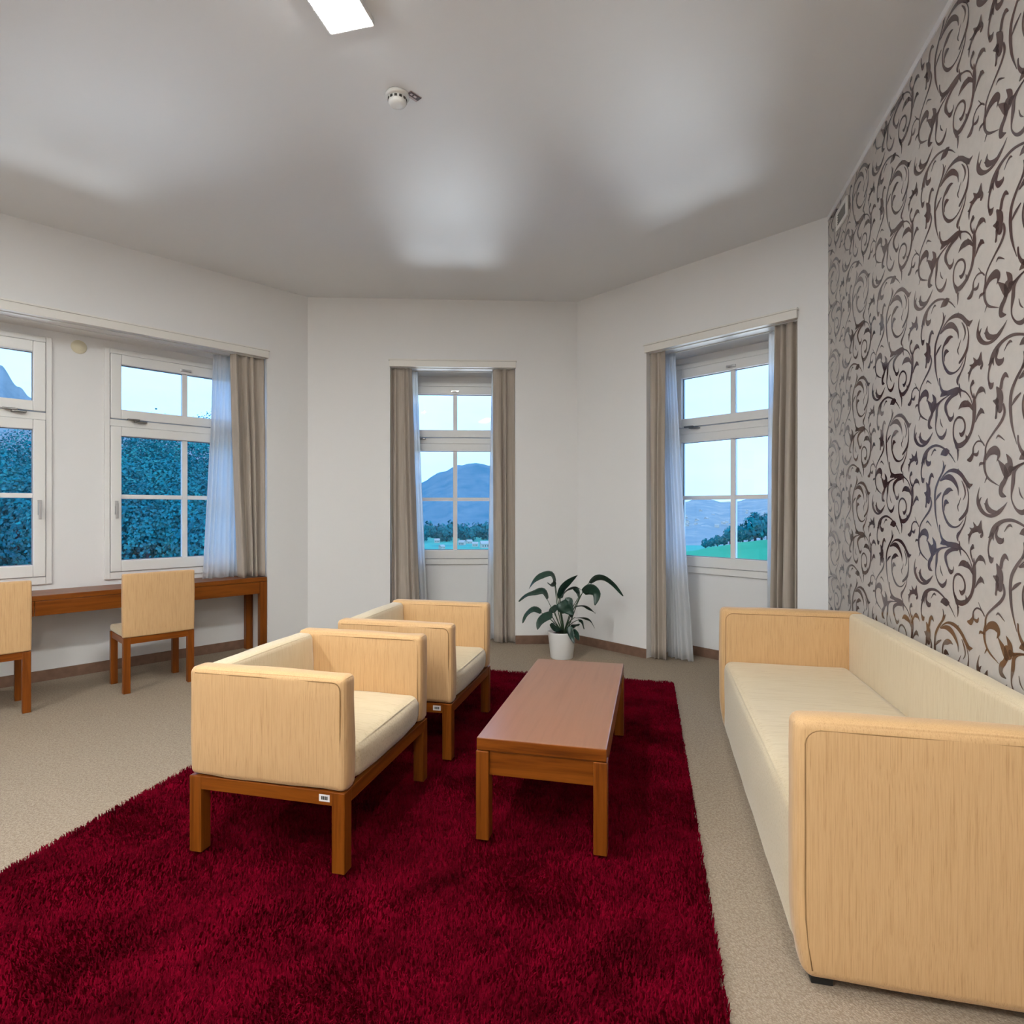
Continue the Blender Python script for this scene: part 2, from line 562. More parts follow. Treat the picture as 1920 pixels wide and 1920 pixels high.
def make_window(name, label, handle_side):
    root = empty(name, label, None, Matrix.Identity(4))
    tag(root, kind='structure')
    fr = ring(-0.640, 0.640, 0.790, 2.805, 0.040, -0.022, 0.10, 0.045, 0.062)
    fr.box(-0.600, 0.600, -0.012, 0.09, 2.128, 2.190)
    fr.build('frame', 'frame', root, 0.004)
    gx = [(-0.517, -0.023), (0.023, 0.517)]
    up = ring(-0.597, 0.597, 2.194, 2.757, 0.080, -0.036, 0.045, 0.087, 0.081).build('sash', 'frame', root, 0.006)
    box('muntin', 'frame', up, -0.023, 0.023, -0.012, 0.034, 2.275, 2.670, 0.004)
    for a, b_ in gx:
        box('pane', 'glass', up, a, b_, 0.006, 0.012, 2.275, 2.670, 0)
    ga = ring(-0.518, 0.518, 2.274, 2.671, 0.006, 0.0, 0.018)
    ga.build('gasket', 'gasket', up, 0)
    lo = ring(-0.597, 0.597, 0.855, 2.125, 0.080, -0.036, 0.045, 0.080, 0.095).build('sash', 'frame', root, 0.006)
    box('muntin', 'frame', lo, -0.023, 0.023, -0.012, 0.034, 0.950, 2.045, 0.004)
    for a, b_ in gx:
        box('muntin', 'frame', lo, a, b_, -0.010, 0.032, 1.492, 1.530, 0.004)
        for z0, z1 in ((0.950, 1.492), (1.530, 2.045)):
            box('pane', 'glass', lo, a, b_, 0.006, 0.012, z0, z1, 0)
    ring(-0.518, 0.518, 0.949, 2.046, 0.006, 0.0, 0.018).build('gasket', 'gasket', lo, 0)
    hx = -0.557 * handle_side
    h = MB().box(hx - 0.014, hx + 0.014, -0.046, -0.034, 1.355, 1.475)
    h.box(hx - 0.008, hx + 0.008, -0.075, -0.044, 1.425, 1.445)
    h.box(hx - 0.010, hx + 0.010, -0.080, -0.068, 1.320, 1.452)
    h.build('handle', 'metal', lo, 0.003)
    k = MB().box(-0.045, 0.045, -0.052, -0.034, 2.690, 2.712)
    k.box(-0.030, 0.015, -0.062, -0.050, 2.694, 2.708)
    k.build('latch', 'metal', up, 0.003)
    sx = -0.40 * handle_side
    k = MB().box(sx - 0.075, sx + 0.02, -0.058, -0.034, 2.186, 2.200)
    k.box(sx - 0.02, sx + 0.075, -0.062, -0.012, 2.172, 2.184)
    k.build('stay', 'dark_metal', root, 0.002)
    return root

def put(o, p, d, s, n, z=0.0):
    o.matrix_world = frame_mat(Vector(p) + d * s + outv(d) * n, d, z)
w2 = make_window('window_2', 'tall white window behind the right hand desk chair', 1)
put(w2, A0, dA, WIN_A[2], NA[2])
w1 = make_window('window_1', 'white window cut off by the left edge, above the left desk chair', -1)
put(w1, A0, dA, WIN_A[1], NA[2])
w5 = make_window('window_5', 'white window further left along the desk niche', 1)
put(w5, A0, dA, WIN_A[0], NA[2])
w3 = make_window('window_3', 'narrow white window between taupe curtains on the back wall', 1)
put(w3, AB, dB, WIN_B, NB[2])
w4 = make_window('window_4', 'white window beside the wallpaper wall behind the sofa', 1)
put(w4, BC, dC, WIN_C, NC[2])

# ---------------------------------------------------------------- wallpaper print: one scroll motif, repeated in half drop
SCROLL = [[[.2497,.293,.0013],[.2566,.268,.0055],[.2427,.24,.0056],[.2075,.207,.0072],[.1786,.17,.0084],[.1713,.128,.0095],[.175,.079,.0084],[.1859,.037,.0052],[.2111,-.02,.001]],[[.2751,.273,.0015],[.2635,.258,.0055],[.2462,.237,.0035]],[[.2231,.206,.002],[.2566,.227,.003],[.2973,.242,.0049],[.3432,.244,.0081],[.3876,.235,.0097],[.4244,.216,.0099],[.4483,.196,.0102],[.4777,.175,.0104],[.5091,.18,.0008]],[[.4689,.183,.0087],[.4777,.173,.0069],[.4823,.16,.0009]],[[.3925,.249,.0009],[.3844,.238,.0051]],[[.2288,.205,.0025],[.2703,.217,.0084],[.3106,.217,.0131],[.3432,.206,.0123],[.3719,.184,.0093],[.3876,.163,.0055],[.3907,.137,.0009]],[[.4334,.2,.0013],[.4601,.172,.0026],[.4748,.137,.0035],[.4718,.102,.0057],[.4601,.073,.0092],[.4334,.053,.008],[.3999,.037,.0059]],[[.4554,.054,.0018],[.4424,.024,.004],[.4122,-.007,.005],[.3826,-.032,.0097],[.3913,-.056,.0009]],[[.4334,.037,.0013],[.3999,.014,.0032],[.356,.005,.0038],[.3106,.014,.0073],[.2771,.038,.0074],[.2531,.073,.006],[.2462,.111,.0055],[.2566,.142,.0065],[.2906,.158,.0127],[.3204,.164,.0077],[.3445,.158,.0009]],[[.2648,.076,.0025],[.2635,.095,.0065],[.2784,.112,.0114],[.3066,.107,.0015]],[[.4195,.197,.0018],[.4424,.167,.0053],[.4483,.14,.0044],[.4304,.117,.0009]],[[.4122,.129,.0009],[.3969,.106,.0027],[.3844,.091,.0035],[.3938,.071,.0009]],[[.1786,.119,.0016],[.2003,.137,.0067],[.233,.153,.0031]],[[.5616,.166,.0008],[.548,.135,.0054],[.5507,.107,.0128],[.5723,.079,.0106],[.6092,.06,.0067],[.65,.056,.0065],[.6942,.069,.0093],[.7274,.087,.0054],[.7515,.105,.0007]],[[.5745,.127,.0012],[.5589,.11,.007]],[[.6196,.123,.0008],[.6118,.101,.0111],[.6247,.082,.0121],[.655,.071,.0088],[.6918,.069,.0045]],[[.5946,.103,.0008],[.6092,.096,.0079]],[[.3637,.275,.0009],[.3302,.305,.0033],[.2838,.334,.0039],[.2358,.354,.0046],[.1786,.366,.0058],[.119,.36,.0071],[.0726,.338,.0129],[.0488,.313,.0136],[.0327,.284,.0063],[.0246,.25,.0052],[.0343,.222,.0057]],[[.0287,.229,.0052],[.0448,.215,.0131],[.0607,.224,.0023]],[[.0882,.336,.0083],[.0789,.31,.0073],[.096,.291,.0122],[.1205,.291,.0093],[.1281,.302,.0014]],[[.1327,.323,.0011],[.1506,.341,.0032],[.1699,.348,.0048],[.1845,.341,.001]],[[.023,.297,.0012],[.0528,.311,.0074]],[[.0607,.288,.0011],[.0568,.309,.0074]],[[.2274,.319,.001],[.2497,.327,.0126],[.2838,.327,.0172],[.3073,.329,.0049]],[[.2703,.314,.0015],[.2805,.328,.0148]],[[.4794,-.06,.0009],[.4805,-.033,.0065],[.5006,-.009,.009],[.5343,.002,.0117],[.567,.001,.011],[.5841,-.015,.0052],[.5734,-.023,.0081]],[[.5131,.03,.0011],[.5354,.003,.0125]],[[.5734,.038,.001],[.5627,.004,.0184]],[[.4834,.007,.0011],[.5147,-.005,.0093]],[[.4707,-.022,.0022],[.4863,-.024,.0086]],[[.161,.222,.0013],[.1402,.237,.0092],[.1205,.224,.0093],[.1114,.198,.0099]],[[.0843,.201,.0056],[.1022,.172,.0209],[.1006,.146,.0254],[.1053,.122,.0176]],[[.1281,.132,.0049],[.1342,.102,.0076],[.1114,.072,.0071],[.0647,.042,.0051],[.0246,.014,.0043],[.0066,-.01,.0052],[.0041,-.038,.0076],[-.0041,-.069,.0094],[.0041,-.104,.0064],[.0327,-.132,.0052],[.0975,-.158,.0011]],[[.0867,.129,.0122],[.0804,.106,.0061],[.0773,.094,.0073]],[[.0607,.157,.0028],[.0843,.149,.0139]],[[-.0041,-.069,.0044],[-.0335,-.068,.0054],[-.0419,-.079,.0012]],[[.0115,-.127,.0041],[-.0017,-.144,.0012]],[[.0082,-.052,.0064],[.0327,-.031,.0126],[.0726,-.026,.0163],[.096,-.044,.0116],[.0836,-.069,.0011]],[[-.0033,-.001,.0035],[-.025,.016,.0036],[-.0591,.019,.0036],[-.0851,.001,.0043],[-.0895,-.024,.008],[-.1072,-.044,.0118],[-.1314,-.046,.0044]],[[-.0233,.015,.0027],[-.0479,.044,.0012]],[[-.0834,-.027,.0037],[-.0573,-.031,.0073],[-.0454,-.015,.0015]],[[.0789,.015,.0011],[.096,.024,.0044],[.1357,.003,.0011]],[[.3656,.363,.0079],[.3844,.328,.0069],[.3876,.306,.0051],[.3832,.281,.0009]],[[.3987,.326,.0009],[.3844,.319,.0055]],[[.2182,.656,.0046],[.2217,.629,.0056],[.2427,.599,.0081],[.2838,.581,.0103],[.3367,.577,.0128],[.3813,.574,.0134],[.4183,.567,.0054]],[[.2288,.577,.0036],[.2497,.585,.0131],[.2838,.582,.0098]],[[.4024,.599,.0009],[.3987,.573,.0101]],[[.403,.567,.01],[.4134,.536,.0009]],[[.4122,.569,.0036],[.4543,.552,.0033],[.4892,.523,.003],[.5074,.491,.0021]],[[.5187,.534,.0025],[.5209,.497,.013],[.5204,.46,.0135],[.5147,.427,.011],[.4949,.387,.0086],[.4601,.359,.0096],[.4183,.344,.0113],[.3813,.347,.0097],[.3541,.374,.0066],[.3464,.409,.0052],[.356,.444,.0052],[.3876,.46,.0051],[.4244,.452,.0049],[.4454,.428,.0058],[.4424,.4,.0071],[.4183,.385,.0095],[.3987,.396,.0018]],[[.4531,.382,.0009],[.4601,.359,.011]],[[.356,.371,.007],[.375,.339,.0079]],[[.5097,.582,.0093],[.4932,.568,.0056],[.4949,.547,.0047],[.5091,.523,.0047]],[[.5231,.577,.0008],[.5035,.574,.0064]],[[.5276,.514,.0054],[.5453,.532,.0066],[.5681,.541,.0118],[.5936,.534,.0064],[.6051,.517,.0008]],[[.5723,.549,.0008],[.567,.539,.0082]],[[.5287,.422,.0021],[.5507,.447,.0074],[.575,.458,.0105],[.5967,.444,.0008]],[[.5681,.472,.0008],[.5697,.458,.0081]],[[.5091,.474,.0055],[.4834,.497,.0095],[.4483,.507,.0137],[.4183,.507,.0108],[.3913,.493,.0011]],[[.4689,.519,.0011],[.4777,.499,.01]],[[.4274,.519,.0013],[.4364,.507,.0098]],[[.3844,.561,.006],[.3302,.557,.0086],[.2838,.538,.0113],[.2757,.515,.0114],[.2973,.48,.0063],[.3204,.462,.0101],[.3445,.47,.0052],[.3471,.488,.0009]],[[.3139,.568,.0019],[.2358,.556,.0036],[.1967,.537,.0088],[.1874,.497,.011],[.1786,.459,.0047],[.1823,.433,.0037],[.2075,.404,.0052],[.2427,.393,.0091],[.2717,.406,.0079],[.2852,.427,.0015]],[[.2231,.48,.0015],[.2323,.455,.0036],[.2511,.438,.001]],[[.1454,.602,.0011],[.1677,.571,.0164],[.1566,.544,.0277],[.1454,.525,.0134]],[[.0898,.586,.0011],[.1266,.552,.0147],[.1417,.533,.0161]],[[.2039,.547,.0026],[.1713,.545,.0132]],[[.1492,.529,.0134],[.1342,.505,.0113],[.1129,.485,.0131],[.1129,.46,.012],[.1454,.449,.0016]],[[.1713,.541,.0063],[.2358,.559,.003],[.3006,.567,.0015]]]
def scroll_mesh(off=(0, 0)):
    V, F = [], []
    for st_ in SCROLL:
        P = catmull(st_, 5) if len(st_) > 2 else [tuple(st_[0][q] + (st_[1][q] - st_[0][q]) * k / 2 for q in range(3)) for k in range(3)]
        b0 = len(V)
        for i, (x, z, w) in enumerate(P):
            a, c = P[max(i - 1, 0)], P[min(i + 1, len(P) - 1)]
            tx, tz = c[0] - a[0], c[1] - a[1]
            L = math.hypot(tx, tz) or 1.0
            nx, nz = -tz / L * max(w, 0.0008), tx / L * max(w, 0.0008)
            V.append((x + nx, 0, z + nz)); V.append((x - nx, 0, z - nz))
        for i in range(len(P) - 1):
            k = b0 + 2 * i
            F.append((k, k + 1, k + 3, k + 2))
        # rounded ends
        for e, s_ in ((0, -1), (len(P) - 1, 1)):
            x, z, w = P[e]
            if w < 0.002:
                continue
            a, c = P[max(e - 1, 0)], P[min(e + 1, len(P) - 1)]
            g = math.atan2(c[1] - a[1], c[0] - a[0]) + (math.pi if s_ < 0 else 0)
            m0 = len(V)
            for q in range(7):
                h = g - math.pi / 2 + math.pi * q / 6
                V.append((x + math.cos(h) * w, 0, z + math.sin(h) * w))
            F.append(tuple(range(m0, m0 + 7)))
    me = mesh('scroll_motif', V, F)
    bm = bmesh.new(); bm.from_mesh(me)
    for fc in bm.faces:
        fc.normal_update()
        if fc.normal.y > 0:
            fc.normal_flip()
    bm.to_mesh(me); bm.free()
    return me
base_me = scroll_mesh()
base_me.materials.append(M['print'])
X0, X1 = min(v.co.x for v in base_me.vertices), max(v.co.x for v in base_me.vertices)
Z0, Z1 = min(v.co.z for v in base_me.vertices), max(v.co.z for v in base_me.vertices)
WS0, WS1, WZ0, WZ1 = 0.004, DL - 0.02, 0.095, HC - 0.037
STEP, DROP = 0.600, 0.648
for i in range(-5, 12):
    for j in range(-4, 6):
        sx = 1.619 + i * STEP
        sz = 1.320 + j * DROP + (DROP / 2 if i % 2 else 0)
        if sx + X1 < WS0 or sx + X0 > WS1 or sz + Z1 < WZ0 or sz + Z0 > WZ1:
            continue
        me = base_me
        if sx + X0 < WS0 or sx + X1 > WS1 or sz + Z0 < WZ0 or sz + Z1 > WZ1:
            bm = bmesh.new(); bm.from_mesh(base_me)
            for co, no in (((WS0 - sx, 0, 0), (-1, 0, 0)), ((WS1 - sx, 0, 0), (1, 0, 0)), ((0, 0, WZ0 - sz), (0, 0, -1)), ((0, 0, WZ1 - sz), (0, 0, 1))):
                bmesh.ops.bisect_plane(bm, geom=bm.verts[:] + bm.edges[:] + bm.faces[:], plane_co=co, plane_no=no, clear_outer=True)
            if not bm.faces:
                bm.free(); continue
            me = bpy.data.meshes.new('scroll_motif'); bm.to_mesh(me); bm.free()
            me.materials.append(M['print'])
        o = bpy.data.objects.new('scroll_motif', me)
        COL.objects.link(o)
        o.parent = wall_right
        o.location = (sx, -0.0012, sz)

# ---------------------------------------------------------------- ceiling lamps
def ceiling_lamp(s, t, label):
    c = st(s, t)
    r = empty('ceiling_lamp', label, 'lamp', frame_mat(c, VR, HC), 'ceiling lamps in two rows')
    hs_ = MB()
    for x0, x1, y0, y1 in ((-0.106, -0.099, -0.306, 0.306), (0.099, 0.106, -0.306, 0.306), (-0.106, 0.106, -0.313, -0.306), (-0.106, 0.106, 0.306, 0.313)):
        hs_.box(x0, x1, y0, y1, -0.030, 0.0)
    hs_.build('housing', 'plastic', r)
    box('diffuser', 'diffuser', r, -0.099, 0.099, -0.306, 0.306, -0.033, -0.018, 0.002)
    return r
ceiling_lamp(-1.312, 2.105, 'lit white oblong ceiling lamp at the top edge of the picture')
ceiling_lamp(-3.70, 0.40, 'lit white oblong ceiling lamp beyond the left edge')
ceiling_lamp(-1.320, -0.45, 'lit white oblong ceiling lamp above the near end of the rug')
ceiling_lamp(-3.70, -1.9, 'lit white oblong ceiling lamp in the far left rear of the room')
ceiling_lamp(0.40, -1.00, 'lit white oblong ceiling lamp above the near end of the sofa wall')

# smoke detector with its tag
r = empty('smoke_detector', 'round white smoke detector on the ceiling', 'smoke detector', Matrix.Translation((-0.600, 3.115, HC)))
MB().lathe([(0.0, 0), (0.062, 0), (0.062, -0.012), (0.055, -0.018), (0.0, -0.018)], 32).build('base', 'plastic', r, 0, True)
MB().lathe([(0.046, -0.018), (0.048, -0.040), (0.040, -0.052), (0.020, -0.056), (0.0, -0.056)], 32).build('dome', 'plastic', r, 0, True)
for k in range(12):
    g = 2 * math.pi * k / 12
    sl = MB().box(-0.007, 0.007, -0.0015, 0.0015, -0.006, 0.006).build('slot', 'dark_slot', r)
    sl.location = (0.048 * math.cos(g), 0.048 * math.sin(g), -0.030)
    sl.rotation_euler = (0, 0, g + math.pi / 2)
r = empty('ceiling_tag', 'small maroon marker tag beside the smoke detector', 'tag', Matrix.Translation((-0.512, 3.120, HC)) @ Matrix.Rotation(math.radians(-42), 4, 'Z'))
box('backing', 'pink', r, -0.030, 0.018, -0.036, 0.036, -0.002, 0.0, 0)
box('plate', 'maroon', r, -0.015, 0.015, -0.034, 0.034, -0.004, -0.002, 0)
box('mark', 'pink', r, -0.006, 0.006, -0.004, 0.012, -0.005, -0.004, 0)
box('mark', 'pink', r, -0.006, 0.006, -0.026, -0.014, -0.005, -0.004, 0)

# air vent high on the papered wall
r = empty('air_vent', 'small white framed air vent high on the wallpaper', 'vent', frame_mat(CD + dD * 0.385 - outv(dD) * 0.002, dD, 3.405))
ring(-0.125, 0.125, -0.068, 0.068, 0.028, -0.014, 0.0).build('frame', 'trim', r, 0.003)
box('backing', 'dark_slot', r, -0.10, 0.10, -0.003, 0.0, -0.043, 0.043, 0)
for k in range(5):
    sl = MB().box(-0.097, 0.097, -0.007, 0.001, -0.0015, 0.0015).build('slat', 'dark_metal', r)
    sl.location = (0, -0.005, -0.032 + k * 0.016)
    sl.rotation_euler = (math.radians(-35), 0, 0)

# round wall cap between the left windows
r = empty('wall_cap', 'round cream cover on the wall between the left windows', 'cover', frame_mat(A0 + dA * 0.546 + outv(dA) * NA[2], dA, 2.772))
MB().lathe([(0.0, 0.022), (0.030, 0.021), (0.034, 0.014), (0.048, 0.013), (0.056, 0.006), (0.057, 0.0)], 32).build('cap', 'cream_plastic', r, 0, True).rotation_euler = (math.pi / 2, 0, 0)

# ---------------------------------------------------------------- curtains
def cloth(s0t, s1t, s0b, s1b, z0, z1, folds, amp, seed, thick, hem=0.0):
    rnd = random.Random(seed)
    nu, nv = int(folds * 14), 34
    ph = rnd.random() * 6
    wv = [0.55 + 0.75 * rnd.random() for _ in range(folds + 2)]
    V, F = [], []
    for j in range(nv + 1):
        v = j / nv                      # 0 top
        z = z1 + (z0 - z1) * v
        for i in range(nu + 1):
            u = i / nu
            e = v ** 1.15
            a, b_ = s0t + (s0b - s0t) * e, s1t + (s1b - s1t) * e
            uw = u + 0.018 * math.sin(2 * math.pi * (u * 1.3 + v * 0.7) + ph) * (4 * u * (1 - u))
            k = folds * (uw + 0.30 / folds * math.sin(2 * math.pi * uw * 1.5 + ph) * (0.6 + 0.4 * v))
            kk = max(0.0, min(k, folds - 0.001))
            am = amp * (wv[int(kk)] + (wv[int(kk) + 1] - wv[int(kk)]) * (kk % 1)) * (0.45 + 0.55 * min(1.0, v * 3.0))
            g = math.sin(2 * math.pi * k + 0.7 * math.sin(v * 2.2 + ph + u * 2))
            n = am * (abs(g) ** 0.8) * (1 if g > 0 else -1)
            n += 0.22 * am * math.sin(4 * math.pi * k * 1.13 + ph * 2 + v * 1.5) * max(0.0, 1 - v * 0.9)
            n += 0.010 * noise.noise(Vector((u * 3 + seed, v * 4, 0)))
            zz = z + (hem * math.sin(k * 4.1 + ph) * (v > 0.999))
            V.append((a + (b_ - a) * uw, n, zz))
    for j in range(nv):
        for i in range(nu):
            k = j * (nu + 1) + i
            F.append((k, k + nu + 1, k + nu + 2, k + 1))
    me = mesh('curtain', V, F)
    return me
def curtain(name, mat, label, cat, p, d, n, args, folds, amp, seed, z0, z1=2.862, thick=0.003, group=None):
    me = cloth(*args, z0, z1, folds, amp, seed, thick, 0.004)
    o = link(name, me, mat, None, True)
    put(o, p, d, 0, n)
    md = o.modifiers.new('cloth_thickness', 'SOLIDIFY')
    md.thickness = thick
    md.offset = 0
    tag(o, label, cat, group)
    return o
GD, GS = 'taupe curtains at the windows', 'white sheers at the windows'
curtain('curtain', 'drape', 'taupe curtain bunched on the right end of the desk', 'curtain', A0, dA, 0.055, (1.655, 1.966, 1.735, 1.968), 4, 0.036, 1, 0.753, group=GD)
curtain('curtain', 'drape', 'taupe curtain left of the middle window, behind the armchair', 'curtain', AB, dB, 0.045, (0.838, 1.050, 0.850, 1.140), 3, 0.036, 2, 0.012, group=GD)
curtain('curtain', 'drape', 'taupe curtain right of the middle window, beside the potted plant', 'curtain', AB, dB, 0.045, (1.892, 2.122, 1.905, 2.122), 3, 0.038, 3, 0.012, group=GD)
curtain('curtain', 'drape', 'taupe curtain left of the right window, beside the potted plant', 'curtain', BC, dC, 0.045, (0.858, 1.040, 0.858, 1.052), 3, 0.038, 4, 0.012, group=GD)
curtain('curtain', 'drape', 'taupe curtain behind the far sofa arm next to the wallpaper', 'curtain', BC, dC, 0.050, (2.045, 2.231, 2.010, 2.231), 3, 0.036, 5, 0.012, group=GD)
curtain('sheer_curtain', 'voile', 'white sheer spilling onto the desk', 'curtain', A0, dA, 0.19, (1.545, 1.800, 1.445, 1.800), 6, 0.017, 6, 0.753, thick=0.001, group=GS)
curtain('sheer_curtain', 'voile', 'white sheer on the left of the middle window', 'curtain', AB, dB, 0.19, (0.95, 1.096, 1.02, 1.214), 5, 0.017, 7, 0.012, thick=0.001, group=GS)
curtain('sheer_curtain', 'voile', 'white sheer on the right of the middle window', 'curtain', AB, dB, 0.19, (1.882, 2.00, 1.825, 2.02), 5, 0.017, 8, 0.012, thick=0.001, group=GS)
curtain('sheer_curtain', 'voile', 'white sheer flaring onto the floor at the right window', 'curtain', BC, dC, 0.17, (0.90, 1.060, 0.98, 1.250), 6, 0.018, 9, 0.012, thick=0.001, group=GS)
curtain('sheer_curtain', 'voile', 'white sheer behind the curtain next to the wallpaper', 'curtain', BC, dC, 0.19, (1.93, 2.10, 1.915, 2.10), 5, 0.017, 10, 0.012, thick=0.001, group=GS)
for nm, p, d, nn, lab in (('curtain_rail', A0, dA, NA, 'white curtain rail over the left windows'), ('curtain_rail', AB, dB, NB, 'white curtain rail over the middle window'), ('curtain_rail', BC, dC, NC, 'white curtain rail over the right window')):
    mb = MB()
    for y in (0.05, 0.19):
        mb.box(nn[0] + 0.005, nn[1] - 0.005, y - 0.012, y + 0.012, NZ - 0.008, NZ)
    o = mb.build(nm, 'plastic')
    put(o, p, d, 0, 0)
    tag(o, lab, 'curtain rail', 'curtain rails')

# ---------------------------------------------------------------- rug
RX0, RX1, RY0, RY1, RZ = -2.42, 0.19, 0.70, 4.91, 0.012
rug = empty('rug', 'large crimson red shag rug under the seating', 'rug', frame_mat(Vector((0, 0)), VR))
def rug_x1(y):
    return 0.200 - 0.050 * max(0.0, (y - 1.7) / 3.2)
V = [(RX0, RY0, 0.001), (rug_x1(RY0), RY0, 0.001), (rug_x1(RY1), RY1, 0.001), (RX0, RY1, 0.001)]
V += [(x, y, RZ) for x, y, z in V]
link('backing', mesh('backing', V, [(0, 3, 2, 1), (4, 5, 6, 7), (0, 1, 5, 4), (1, 2, 6, 5), (2, 3, 7, 6), (3, 0, 4, 7)]), 'shag', rug)
rg = np.random.default_rng(5)
NT = 330000
y = RY0 + (RY1 - RY0) * rg.random(NT) ** 1.25
x1 = 0.200 - 0.050 * np.maximum(0.0, (y - 1.7) / 3.2)
x = RX0 + (x1 - RX0) * rg.random(NT)
cl = 0.5 + 0.5 * np.sin(x * 23 + 3 * np.sin(y * 9)) * np.sin(y * 19 + 4 * np.sin(x * 7))
lean = 6.28 * rg.random(NT)
lean = lean * 0.75 + 1.5 * np.sin(x * 7.1 + 1.7 * np.sin(y * 5.3)) + 1.3 * np.cos(y * 8.7)
ln = 0.005 + 0.008 * rg.random(NT)
hh = 0.013 + 0.010 * rg.random(NT) + 0.004 * cl
wd = 0.0014 + 0.0014 * rg.random(NT)
dx, dy = np.cos(lean), np.sin(lean)
P = np.zeros((NT, 5, 3))
P[:, 0] = np.stack([x - dy * wd, y + dx * wd, np.full(NT, RZ - 0.002)], 1)
P[:, 1] = np.stack([x + dy * wd, y - dx * wd, np.full(NT, RZ - 0.002)], 1)
P[:, 2] = np.stack([x + dy * wd + dx * ln * 0.35, y - dx * wd + dy * ln * 0.35, RZ + hh * 0.75], 1)
P[:, 3] = np.stack([x - dy * wd + dx * ln * 0.35, y + dx * wd + dy * ln * 0.35, RZ + hh * 0.75], 1)
P[:, 4] = np.stack([x + dx * ln, y + dy * ln, RZ + hh], 1)
me = bpy.data.meshes.new('pile')
me.vertices.add(NT * 5)
me.vertices.foreach_set('co', P.astype(np.float32).ravel())
b0 = (np.arange(NT) * 5)[:, None]
tri = np.concatenate([b0 + np.array([[0, 1, 2]]), b0 + np.array([[0, 2, 3]]), b0 + np.array([[3, 2, 4]])], 1).astype(np.int32)
me.loops.add(NT * 9)
me.loops.foreach_set('vertex_index', tri.ravel())
me.polygons.add(NT * 3)
me.polygons.foreach_set('loop_start', np.arange(0, NT * 9, 3, dtype=np.int32))
me.polygons.foreach_set('loop_total', np.full(NT * 3, 3, dtype=np.int32))
me.update(calc_edges=True)
tag(link('pile', me, 'shag', rug), kind='stuff')
RT = 0.0392      # furniture feet sink into the pile

# ---------------------------------------------------------------- coffee table
def leg(parent, x0, x1, y0, y1, z0, z1, mat='wood_z'):
    return box('leg', mat, parent, x0, x1, y0, y1, z0, z1, 0.003)
c = st(-0.714, 2.352)
ct = empty('coffee_table', 'long low walnut brown coffee table on the red rug', 'table', frame_mat(c, VR, 0))
CW, CL = 0.532, 1.335
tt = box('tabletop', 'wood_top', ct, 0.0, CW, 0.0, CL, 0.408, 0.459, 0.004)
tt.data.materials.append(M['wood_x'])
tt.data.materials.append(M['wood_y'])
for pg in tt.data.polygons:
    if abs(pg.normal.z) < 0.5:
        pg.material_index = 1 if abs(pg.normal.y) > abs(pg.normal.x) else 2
for x0 in (-0.002, CW - 0.052):
    for y0 in (-0.002, CL - 0.062):
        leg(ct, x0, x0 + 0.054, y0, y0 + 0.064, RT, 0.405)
for y0 in (0.012, CL - 0.034):
    box('apron', 'wood_x', ct, 0.052, CW - 0.050, y0, y0 + 0.022, 0.305, 0.405, 0.002)
for x0 in (0.012, CW - 0.034):
    box('apron', 'wood_y', ct, x0, x0 + 0.022, 0.062, CL - 0.060, 0.305, 0.405, 0.002)

# ---------------------------------------------------------------- armchairs
def seam_loop(parent, pts, rad=0.0022):
    return MB().tube(pts, rad, 5).build('piping', 'seam', parent, 0, True)
def arm_piping(parent, xa, xb, za, zb, yy, r=0.03):
    """seam along the top edge and down the front edge of an arm face"""
    pts = [(xa, yy, zb)]
    pts += [(xa + (xb - r - xa) * k / 10, yy, zb) for k in range(1, 11)]
    pts += [(xb - r + r * math.sin(g), yy, zb - r + r * math.cos(g)) for g in (0.3, 0.6, 0.9, 1.2, 1.57)]
    pts += [(xb, yy, zb - r + (za - zb + r) * k / 6) for k in range(1, 7)]
    return seam_loop(parent, pts)
AW, AD = 0.835, 0.685           # across both arms, front to back
def make_armchair():
    r = empty('armchair', 'cream silk tub armchair nearest the camera, with a white inventory sticker', 'armchair', Matrix.Identity(4), 'pair of cream armchairs')
    zb, zt = 0.344, 0.772
    soft_box('backrest', 'silk_back_lit', r, 0.0, 0.100, 0.088, AW - 0.088, zb, zt - 0.004, 0.030, 0.004, 0.007, 3)
    for k, (y0, y1) in enumerate(((0.0, 0.092), (AW - 0.092, AW))):
        a = soft_box('armrest', 'silk_z', r, 0.0, AD, y0, y1, zb, zt, 0.024, 0.003, 0.005, 5 + k)
        for yy in (y0 + 0.001, y1 - 0.001):
            arm_piping(a, 0.03, AD - 0.020, zb + 0.02, zt - 0.020, yy)
    soft_box('seat', 'silk_x_lit', r, 0.095, AD - 0.004, 0.093, AW - 0.093, zb, 0.490, 0.042, 0.010, 0.003, 9)
    for y0 in (0.004, AW - 0.028):
        box('apron', 'wood_x', r, 0.05, AD - 0.05, y0, y0 + 0.024, 0.290, zb - 0.002, 0.002)
    for x0 in (0.004, AD - 0.028):
        box('apron', 'wood_y', r, x0, x0 + 0.024, 0.05, AW - 0.05, 0.290, zb - 0.002, 0.002)
    for x0 in (0.002, AD - 0.056):
        for y0 in (0.002, AW - 0.056):
            leg(r, x0, x0 + 0.054, y0, y0 + 0.054, RT, zb - 0.002)
    sk = box('sticker', 'sticker', r, AD - 0.108, AD - 0.064, 0.0025, 0.0040, 0.304, 0.330, 0)
    for k in range(4):
        box('print', 'ink', sk, AD - 0.098 + k * 0.007, AD - 0.0935 + k * 0.007, 0.0015, 0.0026, 0.311, 0.324, 0)
    return r
ac1 = make_armchair()
ac1.matrix_world = frame_mat(st(-1.803, 2.002), VR)
ac2 = copy_tree(ac1)
ac2['label'] = 'cream silk tub armchair further from the camera, beside the middle window curtain'
